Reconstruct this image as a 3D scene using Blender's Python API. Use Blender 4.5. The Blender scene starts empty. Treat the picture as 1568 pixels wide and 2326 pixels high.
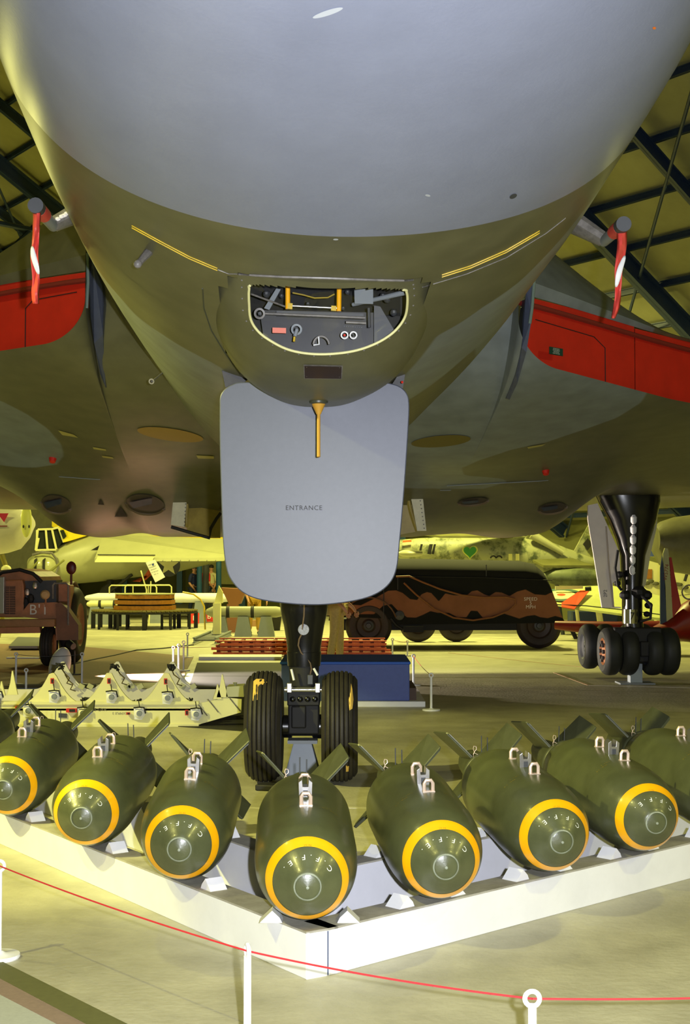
import bpy, bmesh, math, random
import numpy as np
from mathutils import Vector, Matrix, Euler
from mathutils.bvhtree import BVHTree
random.seed(7)
S = bpy.context.scene
COL = S.collection
PI = math.pi
# ------------------------------------------------------------------ camera
F = 3200.0; CX = 784.0; CY = 1163.0; CAMZ = 1.6
PITCH = math.atan(127 / F)
cd = bpy.data.cameras.new('camera'); cam = bpy.data.objects.new('camera', cd); COL.objects.link(cam)
cam.location = (0, 0, CAMZ); cam.rotation_euler = (PI/2 + PITCH, 0, 0)
cd.sensor_fit = 'HORIZONTAL'; cd.sensor_width = 36; cd.lens = F/1568*36
cd.clip_start = .05; cd.clip_end = 400
S.camera = cam
S.view_settings.view_transform = 'Standard'; S.view_settings.look = 'None'
S.view_settings.exposure = 0.0; S.view_settings.gamma = 1; S.view_settings.use_curve_mapping = False
# ------------------------------------------------------------------ world and lights
w = bpy.data.worlds.new('world'); S.world = w; w.use_nodes = True
bg = w.node_tree.nodes['Background']; bg.inputs[0].default_value = (.52, .52, .20, 1); bg.inputs[1].default_value = .26
def light(kind, name, loc, power, col, size=.1, target=None, spot=None, blend=.5):
    l = bpy.data.lights.new(name, kind); l.energy = power; l.color = col
    if kind == 'AREA': l.shape = 'DISK'; l.size = size
    else: l.shadow_soft_size = size
    if spot: l.spot_size = spot; l.spot_blend = blend
    o = bpy.data.objects.new(name, l); COL.objects.link(o); o.location = loc
    if target is not None:
        o.rotation_euler = (Vector(target)-Vector(loc)).to_track_quat('-Z', 'Y').to_euler()
    return o
# the photographer's flash, held just right of the lens
light('SPOT', 'camera_flash', (.17, -.02, 1.66), 2500, (.90, .93, 1.0), .025, (0, 8, 1.9), math.radians(84), .6)
YG = (1.0, .95, .27)
# hall floodlights hung under the roof
for (x, y, z, e, s) in [(-7.2, 8.0, 9.6, 200, .16), (12, 5, 7, 450, 1.2), (-14, 29, 8, 900, 1.0), (2, 31, 8, 1500, 1.2), (-3, 38, 9, 1500, 1.2),
                        (10, 30, 6.5, 800, 1.0), (-14, 36, 9, 1300, 1.0), (-6, 50, 9, 1900, 1.5), (5, 41, 7, 1000, 1.0)]:
    light('AREA', 'hall_floodlight', (x, y, z), e, YG, s, (x, y+.01, 0))
for (p_, t_, e_, a_) in (((-7, 6, 6), (-.6, 9.9, 0), 4200, 46), ((-7.5, 10.5, 5.5), (-3, 14.3, .2), 2600, 38), ((-5.2, 2.0, 7.6), (-1.2, 4.6, 0), 1500, 46), ((6.2, 2.4, 7.8), (2.2, 5.2, 0), 900, 50)):
    light('SPOT', 'fill_spot', p_, e_, YG, .10, t_, math.radians(a_), .5)  # unseen spots added to brighten the floor and the bomb carrier
light('SPOT', 'low_display_spotlight', (-4.05, 21.0, .36), 5000, (1, .86, .72), .04, (-1.9, 20.6, 0), math.radians(64), .7)
# ------------------------------------------------------------------ helpers
def at(px, py, Y):
    u = (px-CX)/F; v = (CY-py)/F
    d = Vector((u, math.cos(PITCH)-v*math.sin(PITCH), math.sin(PITCH)+v*math.cos(PITCH)))
    return Vector((0, 0, CAMZ)) + d*(Y/d.y)
def ray(px, py):
    return (at(px, py, 1.0)-Vector((0, 0, CAMZ))).normalized()
def fl(px, py, z=0.0):
    d = ray(px, py); return Vector((0, 0, CAMZ)) + d*((z-CAMZ)/d.z)
def lin(c):
    c = c/255.; return c/12.92 if c <= .04045 else ((c+.055)/1.055)**2.4
MATS = {}
def mat(name, rgb, rough=.55, metal=0., noise=0., nscale=6., bump=0., bscale=40., coat=0., rgb2=None, emit=0., trans=0., contrast=None):
    if name in MATS: return MATS[name]
    m = bpy.data.materials.new(name); m.use_nodes = True; nt = m.node_tree; b = nt.nodes['Principled BSDF']
    c = tuple(lin(k) for k in rgb)+(1,)
    b.inputs['Base Color'].default_value = c
    b.inputs['Roughness'].default_value = rough; b.inputs['Metallic'].default_value = metal
    if coat: b.inputs['Coat Weight'].default_value = coat; b.inputs['Coat Roughness'].default_value = .15
    if trans: b.inputs['Transmission Weight'].default_value = trans
    if emit: b.inputs['Emission Color'].default_value = c; b.inputs['Emission Strength'].default_value = emit
    tc = nt.nodes.new('ShaderNodeTexCoord')
    if noise or rgb2:
        n = nt.nodes.new('ShaderNodeTexNoise'); n.inputs['Scale'].default_value = nscale; n.inputs['Detail'].default_value = 8; n.inputs['Roughness'].default_value = .65
        nt.links.new(tc.outputs['Object'], n.inputs['Vector'])
        r = nt.nodes.new('ShaderNodeValToRGB'); lo, hi = contrast or (.3, .7)
        r.color_ramp.elements[0].position = lo; r.color_ramp.elements[1].position = hi
        c2 = tuple(lin(k) for k in rgb2)+(1,) if rgb2 else tuple(x*(1+noise) for x in c[:3])+(1,)
        c1 = c if rgb2 else tuple(x*(1-noise) for x in c[:3])+(1,)
        r.color_ramp.elements[0].color = c1; r.color_ramp.elements[1].color = c2
        nt.links.new(n.outputs['Fac'], r.inputs['Fac']); nt.links.new(r.outputs[0], b.inputs['Base Color'])
    if bump:
        n2 = nt.nodes.new('ShaderNodeTexNoise'); n2.inputs['Scale'].default_value = bscale; n2.inputs['Detail'].default_value = 4
        nt.links.new(tc.outputs['Object'], n2.inputs['Vector'])
        bp = nt.nodes.new('ShaderNodeBump'); bp.inputs['Strength'].default_value = bump; bp.inputs['Distance'].default_value = .01
        nt.links.new(n2.outputs['Fac'], bp.inputs['Height']); nt.links.new(bp.outputs[0], b.inputs['Normal'])
    MATS[name] = m; return m
WM = {}
def wm(o): return WM.get(o.name, Matrix.Identity(4)) if o else Matrix.Identity(4)
def tag(o, label=None, cat=None, group=None, kind=None):
    if label: o['label'] = label
    if cat: o['category'] = cat
    if group: o['group'] = group
    if kind: o['kind'] = kind
    return o
def thing(name, label, cat, loc=(0, 0, 0), rotz=0, group=None):
    o = bpy.data.objects.new(name, None); COL.objects.link(o); o.empty_display_size = .1
    o.location = loc; o.rotation_euler = (0, 0, rotz)
    WM[o.name] = Matrix.Translation(Vector(loc)) @ Matrix.Rotation(rotz, 4, 'Z')
    return tag(o, label, cat, group)
class MB:
    def __init__(s): s.v = []; s.f = []; s.m = []
    def add(s, v, f, mi=0, M=None):
        b = len(s.v)
        s.v += [tuple(M @ Vector(p)) if M is not None else tuple(p) for p in v]
        s.f += [tuple(i+b for i in q) for q in f]; s.m += [mi]*len(f); return s
    def box(s, lo, hi, mi=0, M=None):
        x0, y0, z0 = lo; x1, y1, z1 = hi
        v = [(x0,y0,z0),(x1,y0,z0),(x1,y1,z0),(x0,y1,z0),(x0,y0,z1),(x1,y0,z1),(x1,y1,z1),(x0,y1,z1)]
        return s.add(v, [(0,3,2,1),(4,5,6,7),(0,1,5,4),(1,2,6,5),(2,3,7,6),(3,0,4,7)], mi, M)
    def cyl(s, p0, p1, r0, r1=None, n=16, mi=0, cap=True):
        return s.lathe([(r0, 0), (r1 if r1 is not None else r0, 1)], p0, p1, n, mi, cap, True)
    def lathe(s, prof, p0, p1, n=24, mi=0, cap=False, rel=False, up=None):
        p0 = Vector(p0); p1 = Vector(p1); ax = p1-p0; L = ax.length if rel else 1.0; ax.normalize()
        a = Vector(up) if up is not None else (Vector((0,0,1)) if abs(ax.z) < .9 else Vector((1,0,0)))
        e1 = (a - ax*a.dot(ax)).normalized(); e2 = ax.cross(e1)
        v = []; f = []
        for (r, h) in prof:
            for k in range(n):
                t = 2*PI*k/n; v.append(p0+ax*(h*L)+(e1*math.cos(t)+e2*math.sin(t))*r)
        for i in range(len(prof)-1):
            for k in range(n): f.append((i*n+k, i*n+(k+1)%n, (i+1)*n+(k+1)%n, (i+1)*n+k))
        if cap:
            f.append(tuple(range(n))[::-1]); f.append(tuple(range((len(prof)-1)*n, len(prof)*n)))
        return s.add(v, f, mi)
    def tube(s, pts, r, n=8, mi=0, closed=False):
        pts = [Vector(p) for p in pts]; m = len(pts); v = []; f = []; prev = None
        for i, p in enumerate(pts):
            if closed: t = (pts[(i+1)%m]-pts[i-1])
            else: t = (pts[min(i+1, m-1)]-pts[max(i-1, 0)])
            t.normalize()
            if prev is None:
                a = Vector((0,0,1)) if abs(t.z) < .9 else Vector((1,0,0)); e1 = (a-t*a.dot(t)).normalized()
            else: e1 = (prev-t*prev.dot(t)).normalized()
            prev = e1; e2 = t.cross(e1); rr = r[i] if isinstance(r, (list, tuple)) else r
            for k in range(n):
                q = 2*PI*k/n; v.append(p+(e1*math.cos(q)+e2*math.sin(q))*rr)
        for i in range(m if closed else m-1):
            j = (i+1) % m
            for k in range(n): f.append((i*n+k, i*n+(k+1)%n, j*n+(k+1)%n, j*n+k))
        if not closed: f.append(tuple(range(n))[::-1]); f.append(tuple(range((m-1)*n, m*n)))
        return s.add(v, f, mi)
    def prism(s, poly, off, mi=0):
        off = Vector(off); n = len(poly); v = [Vector(p) for p in poly]+[Vector(p)+off for p in poly]
        f = [tuple(range(n)), tuple(range(2*n-1, n-1, -1))]+[(i, i+n, (i+1)%n+n, (i+1)%n) for i in range(n)]
        return s.add(v, f, mi)
    def ball(s, c, r, n=20, mi=0, M=None):
        r = (r, r, r) if isinstance(r, (int, float)) else r; v = []; f = []; c = Vector(c); h = n//2
        for i in range(h+1):
            t = PI*i/h
            for k in range(n):
                q = 2*PI*k/n; p = Vector((r[0]*math.sin(t)*math.cos(q), r[1]*math.sin(t)*math.sin(q), r[2]*math.cos(t)))
                v.append(c+(M @ p if M is not None else p))
        for i in range(h):
            for k in range(n): f.append((i*n+k, (i+1)*n+k, (i+1)*n+(k+1)%n, i*n+(k+1)%n))
        return s.add(v, f, mi)
    def grid(s, rows, mi=0, closed=False):
        b = []; n = len(rows[0]); v = [p for r in rows for p in r]; f = []
        for i in range(len(rows)-1):
            for k in range(n if closed else n-1): f.append((i*n+k, i*n+(k+1)%n, (i+1)*n+(k+1)%n, (i+1)*n+k))
        return s.add(v, f, mi)
def build(name, mb, m, parent=None, smooth=True, bevel=0, origin=None, weld=False, solid=0, kind=None, label=None, angle=35):
    me = bpy.data.meshes.new(name)
    P = wm(parent) if parent is not None else Matrix.Translation(Vector(origin) if origin is not None else Vector((0,0,0)))
    inv = P.inverted()
    me.from_pydata([inv @ Vector(p) for p in mb.v], [], mb.f)
    for q in (m if isinstance(m, (list, tuple)) else [m]): me.materials.append(q)
    if any(mb.m): me.polygons.foreach_set('material_index', mb.m)
    bm = bmesh.new(); bm.from_mesh(me)
    if weld: bmesh.ops.remove_doubles(bm, verts=bm.verts, dist=1e-5)
    bmesh.ops.recalc_face_normals(bm, faces=bm.faces)
    bm.to_mesh(me); bm.free()
    if smooth:
        me.polygons.foreach_set('use_smooth', [True]*len(me.polygons)); me.set_sharp_from_angle(angle=math.radians(angle))
    o = bpy.data.objects.new(name, me); COL.objects.link(o)
    if parent is not None: o.parent = parent
    elif origin is not None: o.location = origin
    WM[o.name] = P
    if bevel:
        b = o.modifiers.new('bevel', 'BEVEL'); b.width = bevel; b.segments = 2; b.limit_method = 'ANGLE'
    if solid:
        b = o.modifiers.new('solid', 'SOLIDIFY'); b.thickness = solid; b.offset = 0
    if kind: o['kind'] = kind
    if label: o['label'] = label
    return o
def copy_tree(o, parent=None):
    c = o.copy(); COL.objects.link(c); c.parent = parent
    for ch in list(o.children): copy_tree(ch, c)
    return c
def text2d(s, size=1., align='CENTER', spacing=1.):
    cu = bpy.data.curves.new('t', 'FONT'); cu.body = s; cu.size = size; cu.align_x = align; cu.align_y = 'CENTER'; cu.space_character = spacing
    cu.resolution_u = 3
    o = bpy.data.objects.new('t', cu); COL.objects.link(o)
    dg = bpy.context.evaluated_depsgraph_get(); me = bpy.data.meshes.new_from_object(o.evaluated_get(dg))
    v = [tuple(p.co) for p in me.vertices]; f = [tuple(q.vertices) for q in me.polygons]
    bpy.data.objects.remove(o); bpy.data.curves.remove(cu); bpy.data.meshes.remove(me)
    return v, f
def text(mb, s, size, c, ex, ey, mi=0, spacing=1., align='CENTER'):
    v, f = text2d(s, size, align, spacing); c = Vector(c); ex = Vector(ex).normalized(); ey = Vector(ey).normalized()
    mb.add([c+ex*p[0]+ey*p[1] for p in v], f, mi); return mb
def struct(name, mb, m, **k): return build(name, mb, m, kind='structure', **k)
# ------------------------------------------------------------------ materials
M_radome = mat('radome grey', (126, 131, 150), .36, noise=.07, nscale=2.5, bump=.05, bscale=60)
M_olive = mat('olive paint', (93, 91, 66), .42, noise=.17, nscale=5)
M_door = mat('door grey', (77, 81, 97), .42, noise=.05, nscale=30)
M_red = mat('red cover', (196, 34, 16), .55, noise=.1, nscale=5)
M_black = mat('black gloss paint', (14, 14, 18), .25, noise=.2, nscale=10, coat=.3)
M_blackm = mat('matt black', (22, 21, 20), .7)
M_rubber = mat('tyre rubber', (38, 34, 30), .62, noise=.35, nscale=7, bump=.2, bscale=90)
M_white = mat('white paint', (226, 226, 226), .5, noise=.05, nscale=4)
M_lav = mat('white board', (214, 214, 222), .5, noise=.05, nscale=4)
M_railtop = mat('worn grey ply', (136, 132, 118), .7, rgb2=(176, 172, 158), nscale=7)
M_steel = mat('bright steel', (200, 198, 200), .28, .9)
M_chrome = mat('chrome', (225, 222, 222), .12, 1.)
M_bomb = mat('bomb olive', (76, 80, 52), .33, noise=.22, nscale=5, bump=.06, bscale=120, coat=.15)
M_bombdark = mat('tail olive', (66, 69, 50), .42, noise=.2, nscale=9)
M_yellow = mat('band yellow', (240, 170, 8), .35, noise=.06, nscale=8, coat=.2)
M_yel2 = mat('stripe yellow', (196, 164, 30), .5, noise=.2, nscale=20)
M_ytext = mat('yellow stencil', (150, 128, 20), .6)
M_otext = mat('orange stencil', (170, 80, 10), .6)
M_wtext = mat('white stencil', (214, 216, 206), .6)
M_ring = mat('plug ring', (130, 136, 120), .45, noise=.3, nscale=30)
M_lug = mat('lug pink steel', (226, 202, 186), .35, .5)
M_grey = mat('mid grey paint', (122, 128, 134), .5, noise=.06)
M_dgrey = mat('dark grey', (60, 62, 66), .5, noise=.15)
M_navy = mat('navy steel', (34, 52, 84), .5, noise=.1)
M_navycase = mat('navy case', (72, 88, 158), .6, noise=.08, nscale=20)
M_navytop = mat('navy top', (40, 92, 196), .6)
M_cream = mat('cream paint', (222, 218, 158), .45, noise=.05, nscale=3)
M_pale = mat('pale alloy skin', (168, 168, 128), .38, noise=.08, nscale=1.5)
M_yelpaint = mat('yellow top skin', (214, 190, 22), .5, noise=.05)
M_brown = mat('brown tractor paint', (168, 112, 72), .5, noise=.25, nscale=4)
M_tan = mat('tan paint', (150, 110, 66), .5, noise=.15, nscale=8)
M_wood = mat('bench wood', (150, 96, 26), .5, noise=.25, nscale=14)
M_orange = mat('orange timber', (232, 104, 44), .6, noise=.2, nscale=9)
M_glass = bpy.data.materials.new('clear glazing'); M_glass.use_nodes = True
_n = M_glass.node_tree; _n.nodes.remove(_n.nodes['Principled BSDF']); _t = _n.nodes.new('ShaderNodeBsdfTransparent'); _g = _n.nodes.new('ShaderNodeBsdfGlossy'); _g.inputs['Roughness'].default_value = .03
_m = _n.nodes.new('ShaderNodeMixShader'); _m.inputs[0].default_value = .05; _n.links.new(_t.outputs[0], _m.inputs[1]); _n.links.new(_g.outputs[0], _m.inputs[2]); _n.links.new(_m.outputs[0], _n.nodes['Material Output'].inputs[0])
M_cock = mat('smoked glazing', (40, 44, 40), .08, noise=.2)
M_pinkred = mat('ribbon red', (206, 66, 58), .55, noise=.1, nscale=20)
M_cord = mat('red cord', (190, 40, 48), .6)
M_strut = mat('weathered strut', (112, 108, 104), .45, noise=.35, nscale=30)
M_flake = mat('flaked white', (220, 214, 206), .6)
M_creamdoor = mat('bay door cream', (196, 190, 160), .5, noise=.12, nscale=12)
M_bayin = mat('bay door inside', (150, 132, 62), .5, noise=.2, nscale=6)
M_green = mat('bright green', (70, 150, 36), .5)
M_greenlab = mat('label green', (18, 58, 46), .5)
M_tan2 = mat('khaki cloth', (190, 166, 100), .8, noise=.15, nscale=30, bump=.4, bscale=30)
M_skin = mat('skin', (196, 142, 112), .55)
M_hair = mat('dark hair', (30, 22, 16), .7)
M_dred = mat('dark red paint', (120, 18, 14), .4, noise=.15)
M_bluecol = mat('blue steel column', (40, 84, 120), .5)
def camo_mat(name, c1, c2, rough=.42, noise=.12, nscale=3.0):
    m = bpy.data.materials.new(name); m.use_nodes = True; nt = m.node_tree; b = nt.nodes['Principled BSDF']
    a = nt.nodes.new('ShaderNodeAttribute'); a.attribute_name = 'camo'
    r = nt.nodes.new('ShaderNodeMapRange'); r.inputs['From Min'].default_value = -.012; r.inputs['From Max'].default_value = .012
    a3 = nt.nodes.new('ShaderNodeAttribute'); a3.attribute_name = 'bare'; mb_ = nt.nodes.new('ShaderNodeMix'); mb_.data_type = 'RGBA'; mb_.inputs[7].default_value = tuple(lin(k) for k in (94, 78, 62))+(1,)
    nt.links.new(a3.outputs['Fac'], mb_.inputs[0])
    nt.links.new(a.outputs['Fac'], r.inputs['Value'])
    mx = nt.nodes.new('ShaderNodeMix'); mx.data_type = 'RGBA'
    mx.inputs[6].default_value = tuple(lin(k) for k in c1)+(1,); mx.inputs[7].default_value = tuple(lin(k) for k in c2)+(1,)
    nt.links.new(r.outputs[0], mx.inputs[0])
    tc = nt.nodes.new('ShaderNodeTexCoord'); n = nt.nodes.new('ShaderNodeTexNoise'); n.inputs['Scale'].default_value = nscale; n.inputs['Detail'].default_value = 9
    nt.links.new(tc.outputs['Object'], n.inputs['Vector'])
    mr = nt.nodes.new('ShaderNodeMapRange'); mr.inputs['From Min'].default_value = .3; mr.inputs['From Max'].default_value = .7
    mr.inputs['To Min'].default_value = 1-noise; mr.inputs['To Max'].default_value = 1+noise; nt.links.new(n.outputs['Fac'], mr.inputs['Value'])
    mm = nt.nodes.new('ShaderNodeVectorMath'); mm.operation = 'SCALE'
    nt.links.new(mx.outputs[2], mb_.inputs[6]); nt.links.new(mb_.outputs[2], mm.inputs[0]); nt.links.new(mr.outputs[0], mm.inputs['Scale'])
    nt.links.new(mm.outputs[0], b.inputs['Base Color']); b.inputs['Roughness'].default_value = rough
    return m
M_camo = camo_mat('aircraft camouflage', (93, 91, 66), (116, 123, 124), noise=.17, nscale=5)
def poly_sd(P, poly):
    """signed distance of 2-D points to a polygon, positive inside"""
    poly = np.array(poly, float); P = np.asarray(P, float); d = np.full(len(P), 1e9); ins = np.zeros(len(P), bool)
    for i in range(len(poly)):
        a = poly[i-1]; b = poly[i]; e = b-a; w_ = P-a
        t = np.clip((w_ @ e)/max(e @ e, 1e-12), 0, 1); q = w_-t[:, None]*e
        d = np.minimum(d, np.hypot(q[:, 0], q[:, 1]))
        c = ((a[1] > P[:, 1]) != (b[1] > P[:, 1]))
        with np.errstate(divide='ignore', invalid='ignore'): xx = (b[0]-a[0])*(P[:, 1]-a[1])/(b[1]-a[1])+a[0]
        ins ^= c & (P[:, 0] < xx)
    return np.where(ins, d, -d)
def set_camo(o, P2, polys):
    s = np.full(len(P2), -9.0)
    for q in polys: s = np.maximum(s, poly_sd(P2, q))
    a = o.data.attributes.new('camo', 'FLOAT', 'POINT'); a.data.foreach_set('value', s.astype(np.float32))
# ================================================================== the hall
M_floor = mat('hall floor', (152, 148, 124), .45, rgb2=(188, 184, 158), nscale=2.2, bump=.35, bscale=28, contrast=(.30, .70))
b = MB(); b.box((-70, -6, -.2), (60, 110, 0)); struct('floor', b, M_floor, smooth=False)
U = Vector((-.581, .814, 0)); V = Vector((.814, .581, 0))          # along / across the hangar
def hp(u, v, z): return U*u + V*v + Vector((0, 0, z))
def roofz(v): return 8.4-.62*(v-22.4) if v > 9 else 8.4-.62*(9-22.4)-.62*(9-v)
M_roof = mat('roof lining', (138, 136, 96), .7, rgb2=(158, 156, 112), nscale=.8, bump=.1)
b = MB()
for (v0, v1) in ((-14, 9), (9, 31)):
    b.prism([hp(-25, v0, roofz(v0)), hp(85, v0, roofz(v0)), hp(85, v1, roofz(v1)), hp(-25, v1, roofz(v1))], (0, 0, .25))
ceil = struct('ceiling', b, M_roof, smooth=False)
def beam(mb, p0, p1, w_, h_):
    p0 = Vector(p0); p1 = Vector(p1); t = (p1-p0).normalized(); s = t.cross(Vector((0,0,1)))
    if s.length < .01: s = Vector((1,0,0))
    s.normalize(); n = s.cross(t)
    for (a0, a1, b0, b1) in ((-w_/2, w_/2, -h_/2, -h_/2+.15*h_), (-w_/2, w_/2, h_/2-.15*h_, h_/2), (-w_*.12, w_*.12, -h_/2, h_/2)):
        q = [p0+s*x+n*y for (x, y) in ((a0, b0), (a1, b0), (a1, b1), (a0, b1))]
        mb.prism(q, p1-p0)
for i in range(22):
    v = 9+i*1.05+.6
    if v > 30.8: break
    m = MB(); beam(m, hp(-20, v, roofz(v)-.12), hp(80, v, roofz(v)-.12), .09, .14); build('purlin', m, M_navy, ceil, smooth=False)
for k in range(-3, 13):
    u = 4.6+k*5.4
    m = MB(); beam(m, hp(u, 9, roofz(9)-.42), hp(u, 30.9, roofz(30.9)-.42), .22, .4); build('rafter', m, M_navy, ceil, smooth=False)
    m = MB(); beam(m, hp(u-2.7, 9, roofz(9)-.36), hp(u-2.7, 30.9, roofz(30.9)-.36), .13, .26); build('rafter', m, M_navy, ceil, smooth=False)
    m = MB()
    for q in range(5):
        va = 10+q*4.2; vb = va+4.2
        m.tube([hp(u, va, roofz(va)-.5), hp(u+5.4, vb, roofz(vb)-.5)], .035, 6)
    build('bracing_rod', m, M_navy, ceil)
    m = MB()
    for q in range(11):
        va = 9.2+q*2
        m.tube([hp(u-2.7, va, roofz(va)-.26), hp(u-2.7, va+2, roofz(va+2)-.26)], .02, 5)
    build('sag_rod', m, M_navy, ceil)
# low tie trusses seen past the left of the fuselage
for k in range(6, 12):
    u = 1.2+k*5.4
    m = MB(); z = 9.4
    m.tube([hp(u, 8, z), hp(u, 21, z)], .09, 6); m.tube([hp(u, 8, z+1.1), hp(u, 21, z+.5)], .07, 6)
    for q in range(7): m.tube([hp(u, 8+q*1.8, z), hp(u, 8.9+q*1.8, z+1.0)], .05, 6); m.tube([hp(u, 8.9+q*1.8, z+1.0), hp(u, 9.8+q*1.8, z)], .05, 6)
    build('roof_truss', m, M_navy, ceil)
M_wall = mat('hall wall', (112, 112, 62), .7, noise=.1, nscale=.7)
b = MB(); b.prism([hp(-25, 31, 0), hp(85, 31, 0), hp(85, 31, 5), hp(-25, 31, 5)], V*.3); wr = struct('wall_right', b, M_wall, smooth=False)
b = MB(); b.prism([hp(85, -14, 0), hp(85, 31, 0), hp(85, 31, 12), hp(85, -14, 12)], U*.3); struct('wall_back', b, M_wall, smooth=False)
for i in range(20):                                                     # wall columns and pale panels
    u = -20+i*5.4
    m = MB(); m.box((-.12, -.12, 0), (.12, .12, 3.4), M=Matrix.Translation(hp(u, 30.6, 0))); build('wall_column', m, M_bluecol, wr, smooth=False)
    if i % 3 == 1:
        m = MB(); m.prism([hp(u+.7, 30.95, .9), hp(u+3.9, 30.95, .9), hp(u+3.9, 30.95, 2.5), hp(u+.7, 30.95, 2.5)], -V*.05); build('wall_panel', m, M_cream, wr, smooth=False)
# painted floor markings and the kerb band in the near left corner
def floor_poly(name, pts, m, h=.004):
    P = [fl(*p) for p in pts]; q = MB(); q.prism([p+Vector((0,0,.0005)) for p in P], (0, 0, h)); return struct(name, q, m, smooth=False)
M_carpet = mat('pale carpet', (160, 162, 150), .85, noise=.08, nscale=60)
M_mauve = mat('mauve band', (132, 112, 96), .8, noise=.1, nscale=50)
M_band = mat('green band', (92, 92, 50), .7, noise=.1, nscale=30)
floor_poly('trim_1', [(-60, 2153), (0, 2185), (310, 2340), (215, 2340), (0, 2226), (-60, 2195)], M_band, .006)
floor_poly('trim_2', [(-60, 2195), (0, 2226), (215, 2340), (150, 2340), (0, 2262), (-60, 2232)], M_mauve, .005)
floor_poly('trim_3', [(-60, 2232), (0, 2262), (150, 2340), (-60, 2345)], M_carpet, .004)
M_fline = mat('floor line white', (190, 186, 168), .6, noise=.15, nscale=30)
def floor_line(name, pts, wd, m, z=.003):
    q = MB(); P = [fl(*p) for p in pts]
    for a, c in zip(P, P[1:]):
        t = (c-a).normalized(); n = Vector((-t.y, t.x, 0))*wd/2
        q.prism([a-n+Vector((0,0,.001)), c-n+Vector((0,0,.001)), c+n+Vector((0,0,.001)), a+n+Vector((0,0,.001))], (0, 0, z))
    return struct(name, q, m, smooth=False)
floor_line('trim_4', [(1020, 1483), (1200, 1503), (1330, 1516)], .05, mat('floor line pink', (170, 140, 110), .6))
floor_line('trim_5', [(1260, 1528), (1338, 1557)], .04, mat('floor line pink', (170, 140, 110), .6))
floor_line('trim_6', [(1338, 1557), (1640, 1564)], .05, M_fline)
floor_line('trim_7', [(500, 1834), (605, 1837)], .05, M_fline)
floor_line('trim_8', [(770, 1834), (845, 1837)], .05, M_fline)
M_mat = mat('brown floor mat', (128, 98, 76), .7, noise=.15, nscale=9)
floor_poly('trim_9', [(-60, 1462), (150, 1466), (440, 1492), (412, 1548), (-60, 1562)], M_mat, .006)
M_dkcarpet = mat('dark carpet', (30, 29, 20), .85, noise=.2, nscale=14)
floor_poly('trim_10', [(448, 1506), (640, 1506), (640, 1668), (395, 1650), (430, 1560)], M_dkcarpet, .006)

# ================================================================== the jet bomber (aircraft with the nose overhead)
PSI = math.atan(.055); OX = .28
vul = thing('jet_bomber', 'huge olive and grey camouflaged jet bomber, its pale grey nose overhead', 'aircraft', (OX, 0, 0), PSI)
WV = WM[vul.name]; WVi = WV.inverted()
def L(x, y, z): return WV @ Vector((x, y, z))
ROLL = Matrix.Translation((0, 0, 4.02)) @ Matrix.Rotation(math.radians(.0), 4, 'Y') @ Matrix.Translation((0, 0, -4.02))
ST = np.array([[1.7,.02,4.02,3.98,0],[1.78,.18,4.18,3.86,0],[1.95,.36,4.36,3.74,.01],[2.5,.72,4.62,3.56,.02],[3.5,1.09,4.97,3.38,.03],[4.5,1.36,5.2,3.19,.03],[5.2,1.48,5.32,3.07,.03],[5.8,1.535,5.4,2.98,.03],[6.5,1.55,5.46,2.88,.03],[7.2,1.545,5.48,2.77,.03],[8.0,1.52,5.51,2.66,.025],[9,1.50,5.52,2.58,.035],[10.2,1.48,5.52,2.55,.05],[12,1.44,5.52,2.53,.06],[14,1.42,5.5,2.5,.06],[20,1.4,5.4,2.4,.05],[27,.9,5.2,3.1,0],[30,.2,4.9,4.0,0]])
def pchip(x, xs, ys):
    # smooth monotone interpolation so the skin has no kinks
    h = np.diff(xs); d = np.diff(ys)/h; m = np.zeros(len(xs)); m[0] = d[0]; m[-1] = d[-1]
    for i in range(1, len(xs)-1):
        if d[i-1]*d[i] > 0: m[i] = 2*d[i-1]*d[i]/(d[i-1]+d[i])
    i = int(np.clip(np.searchsorted(xs, x)-1, 0, len(xs)-2)); t = (x-xs[i])/h[i]
    return (2*t**3-3*t**2+1)*ys[i]+(t**3-2*t**2+t)*h[i]*m[i]+(-2*t**3+3*t**2)*ys[i+1]+(t**3-t**2)*h[i]*m[i+1]
def fst(Y): return [float(pchip(Y, ST[:, 0], ST[:, k])) for k in (1, 2, 3)]
def fsh(Y): return float(pchip(Y, ST[:, 0], ST[:, 4]))
def fus(Y, th, grow=0.):
    rx, zt, zb = fst(Y); rz = (zt-zb)/2
    return L(fsh(Y)+(rx+grow)*math.cos(th), Y, (zt+zb)/2+(rz+grow)*math.sin(th))
def Yb(th):
    return 5.82 + (.62 if math.cos(th) > 0 else .40)*math.cos(th)**2
NT = 192
TH = [2*PI*k/NT for k in range(NT)]
m = MB(); rows = []
for i in range(61):
    s = i/60.; s = s**1.25
    rows.append([fus(1.7+(Yb(t)-1.7)*s, t) for t in TH])
m.grid(rows, closed=True); radome = build('radome', m, M_radome, vul, weld=True)
m = MB(); rows = []
for i in range(230):
    s = (i/229.)
    rows.append([fus(Yb(t)+(30-Yb(t))*s**1.7, t) for t in TH])
for i in range(229):
    pass
m.grid(rows, closed=True)
def drop_faces(mb, test):
    keep = []
    for q in mb.f:
        c = WVi @ (sum((Vector(mb.v[i]) for i in q), Vector())/len(q))
        if not test(c): keep.append(q)
    mb.f = keep; mb.m = [0]*len(keep)
drop_faces(m, lambda c: c.z < 3.4 and ((c.x/.50)**6+((c.y-7.19)/.80)**6) < 1)
fuse = build('fuselage_skin', m, M_camo, vul)
def bvh(*objs):
    vs = []; fs = []
    for o in objs:
        M = WM[o.name]; k = len(vs); vs += [M @ v.co for v in o.data.vertices]; fs += [tuple(i+k for i in p.vertices) for p in o.data.polygons]
    return BVHTree.FromPolygons(vs, fs)
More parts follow.
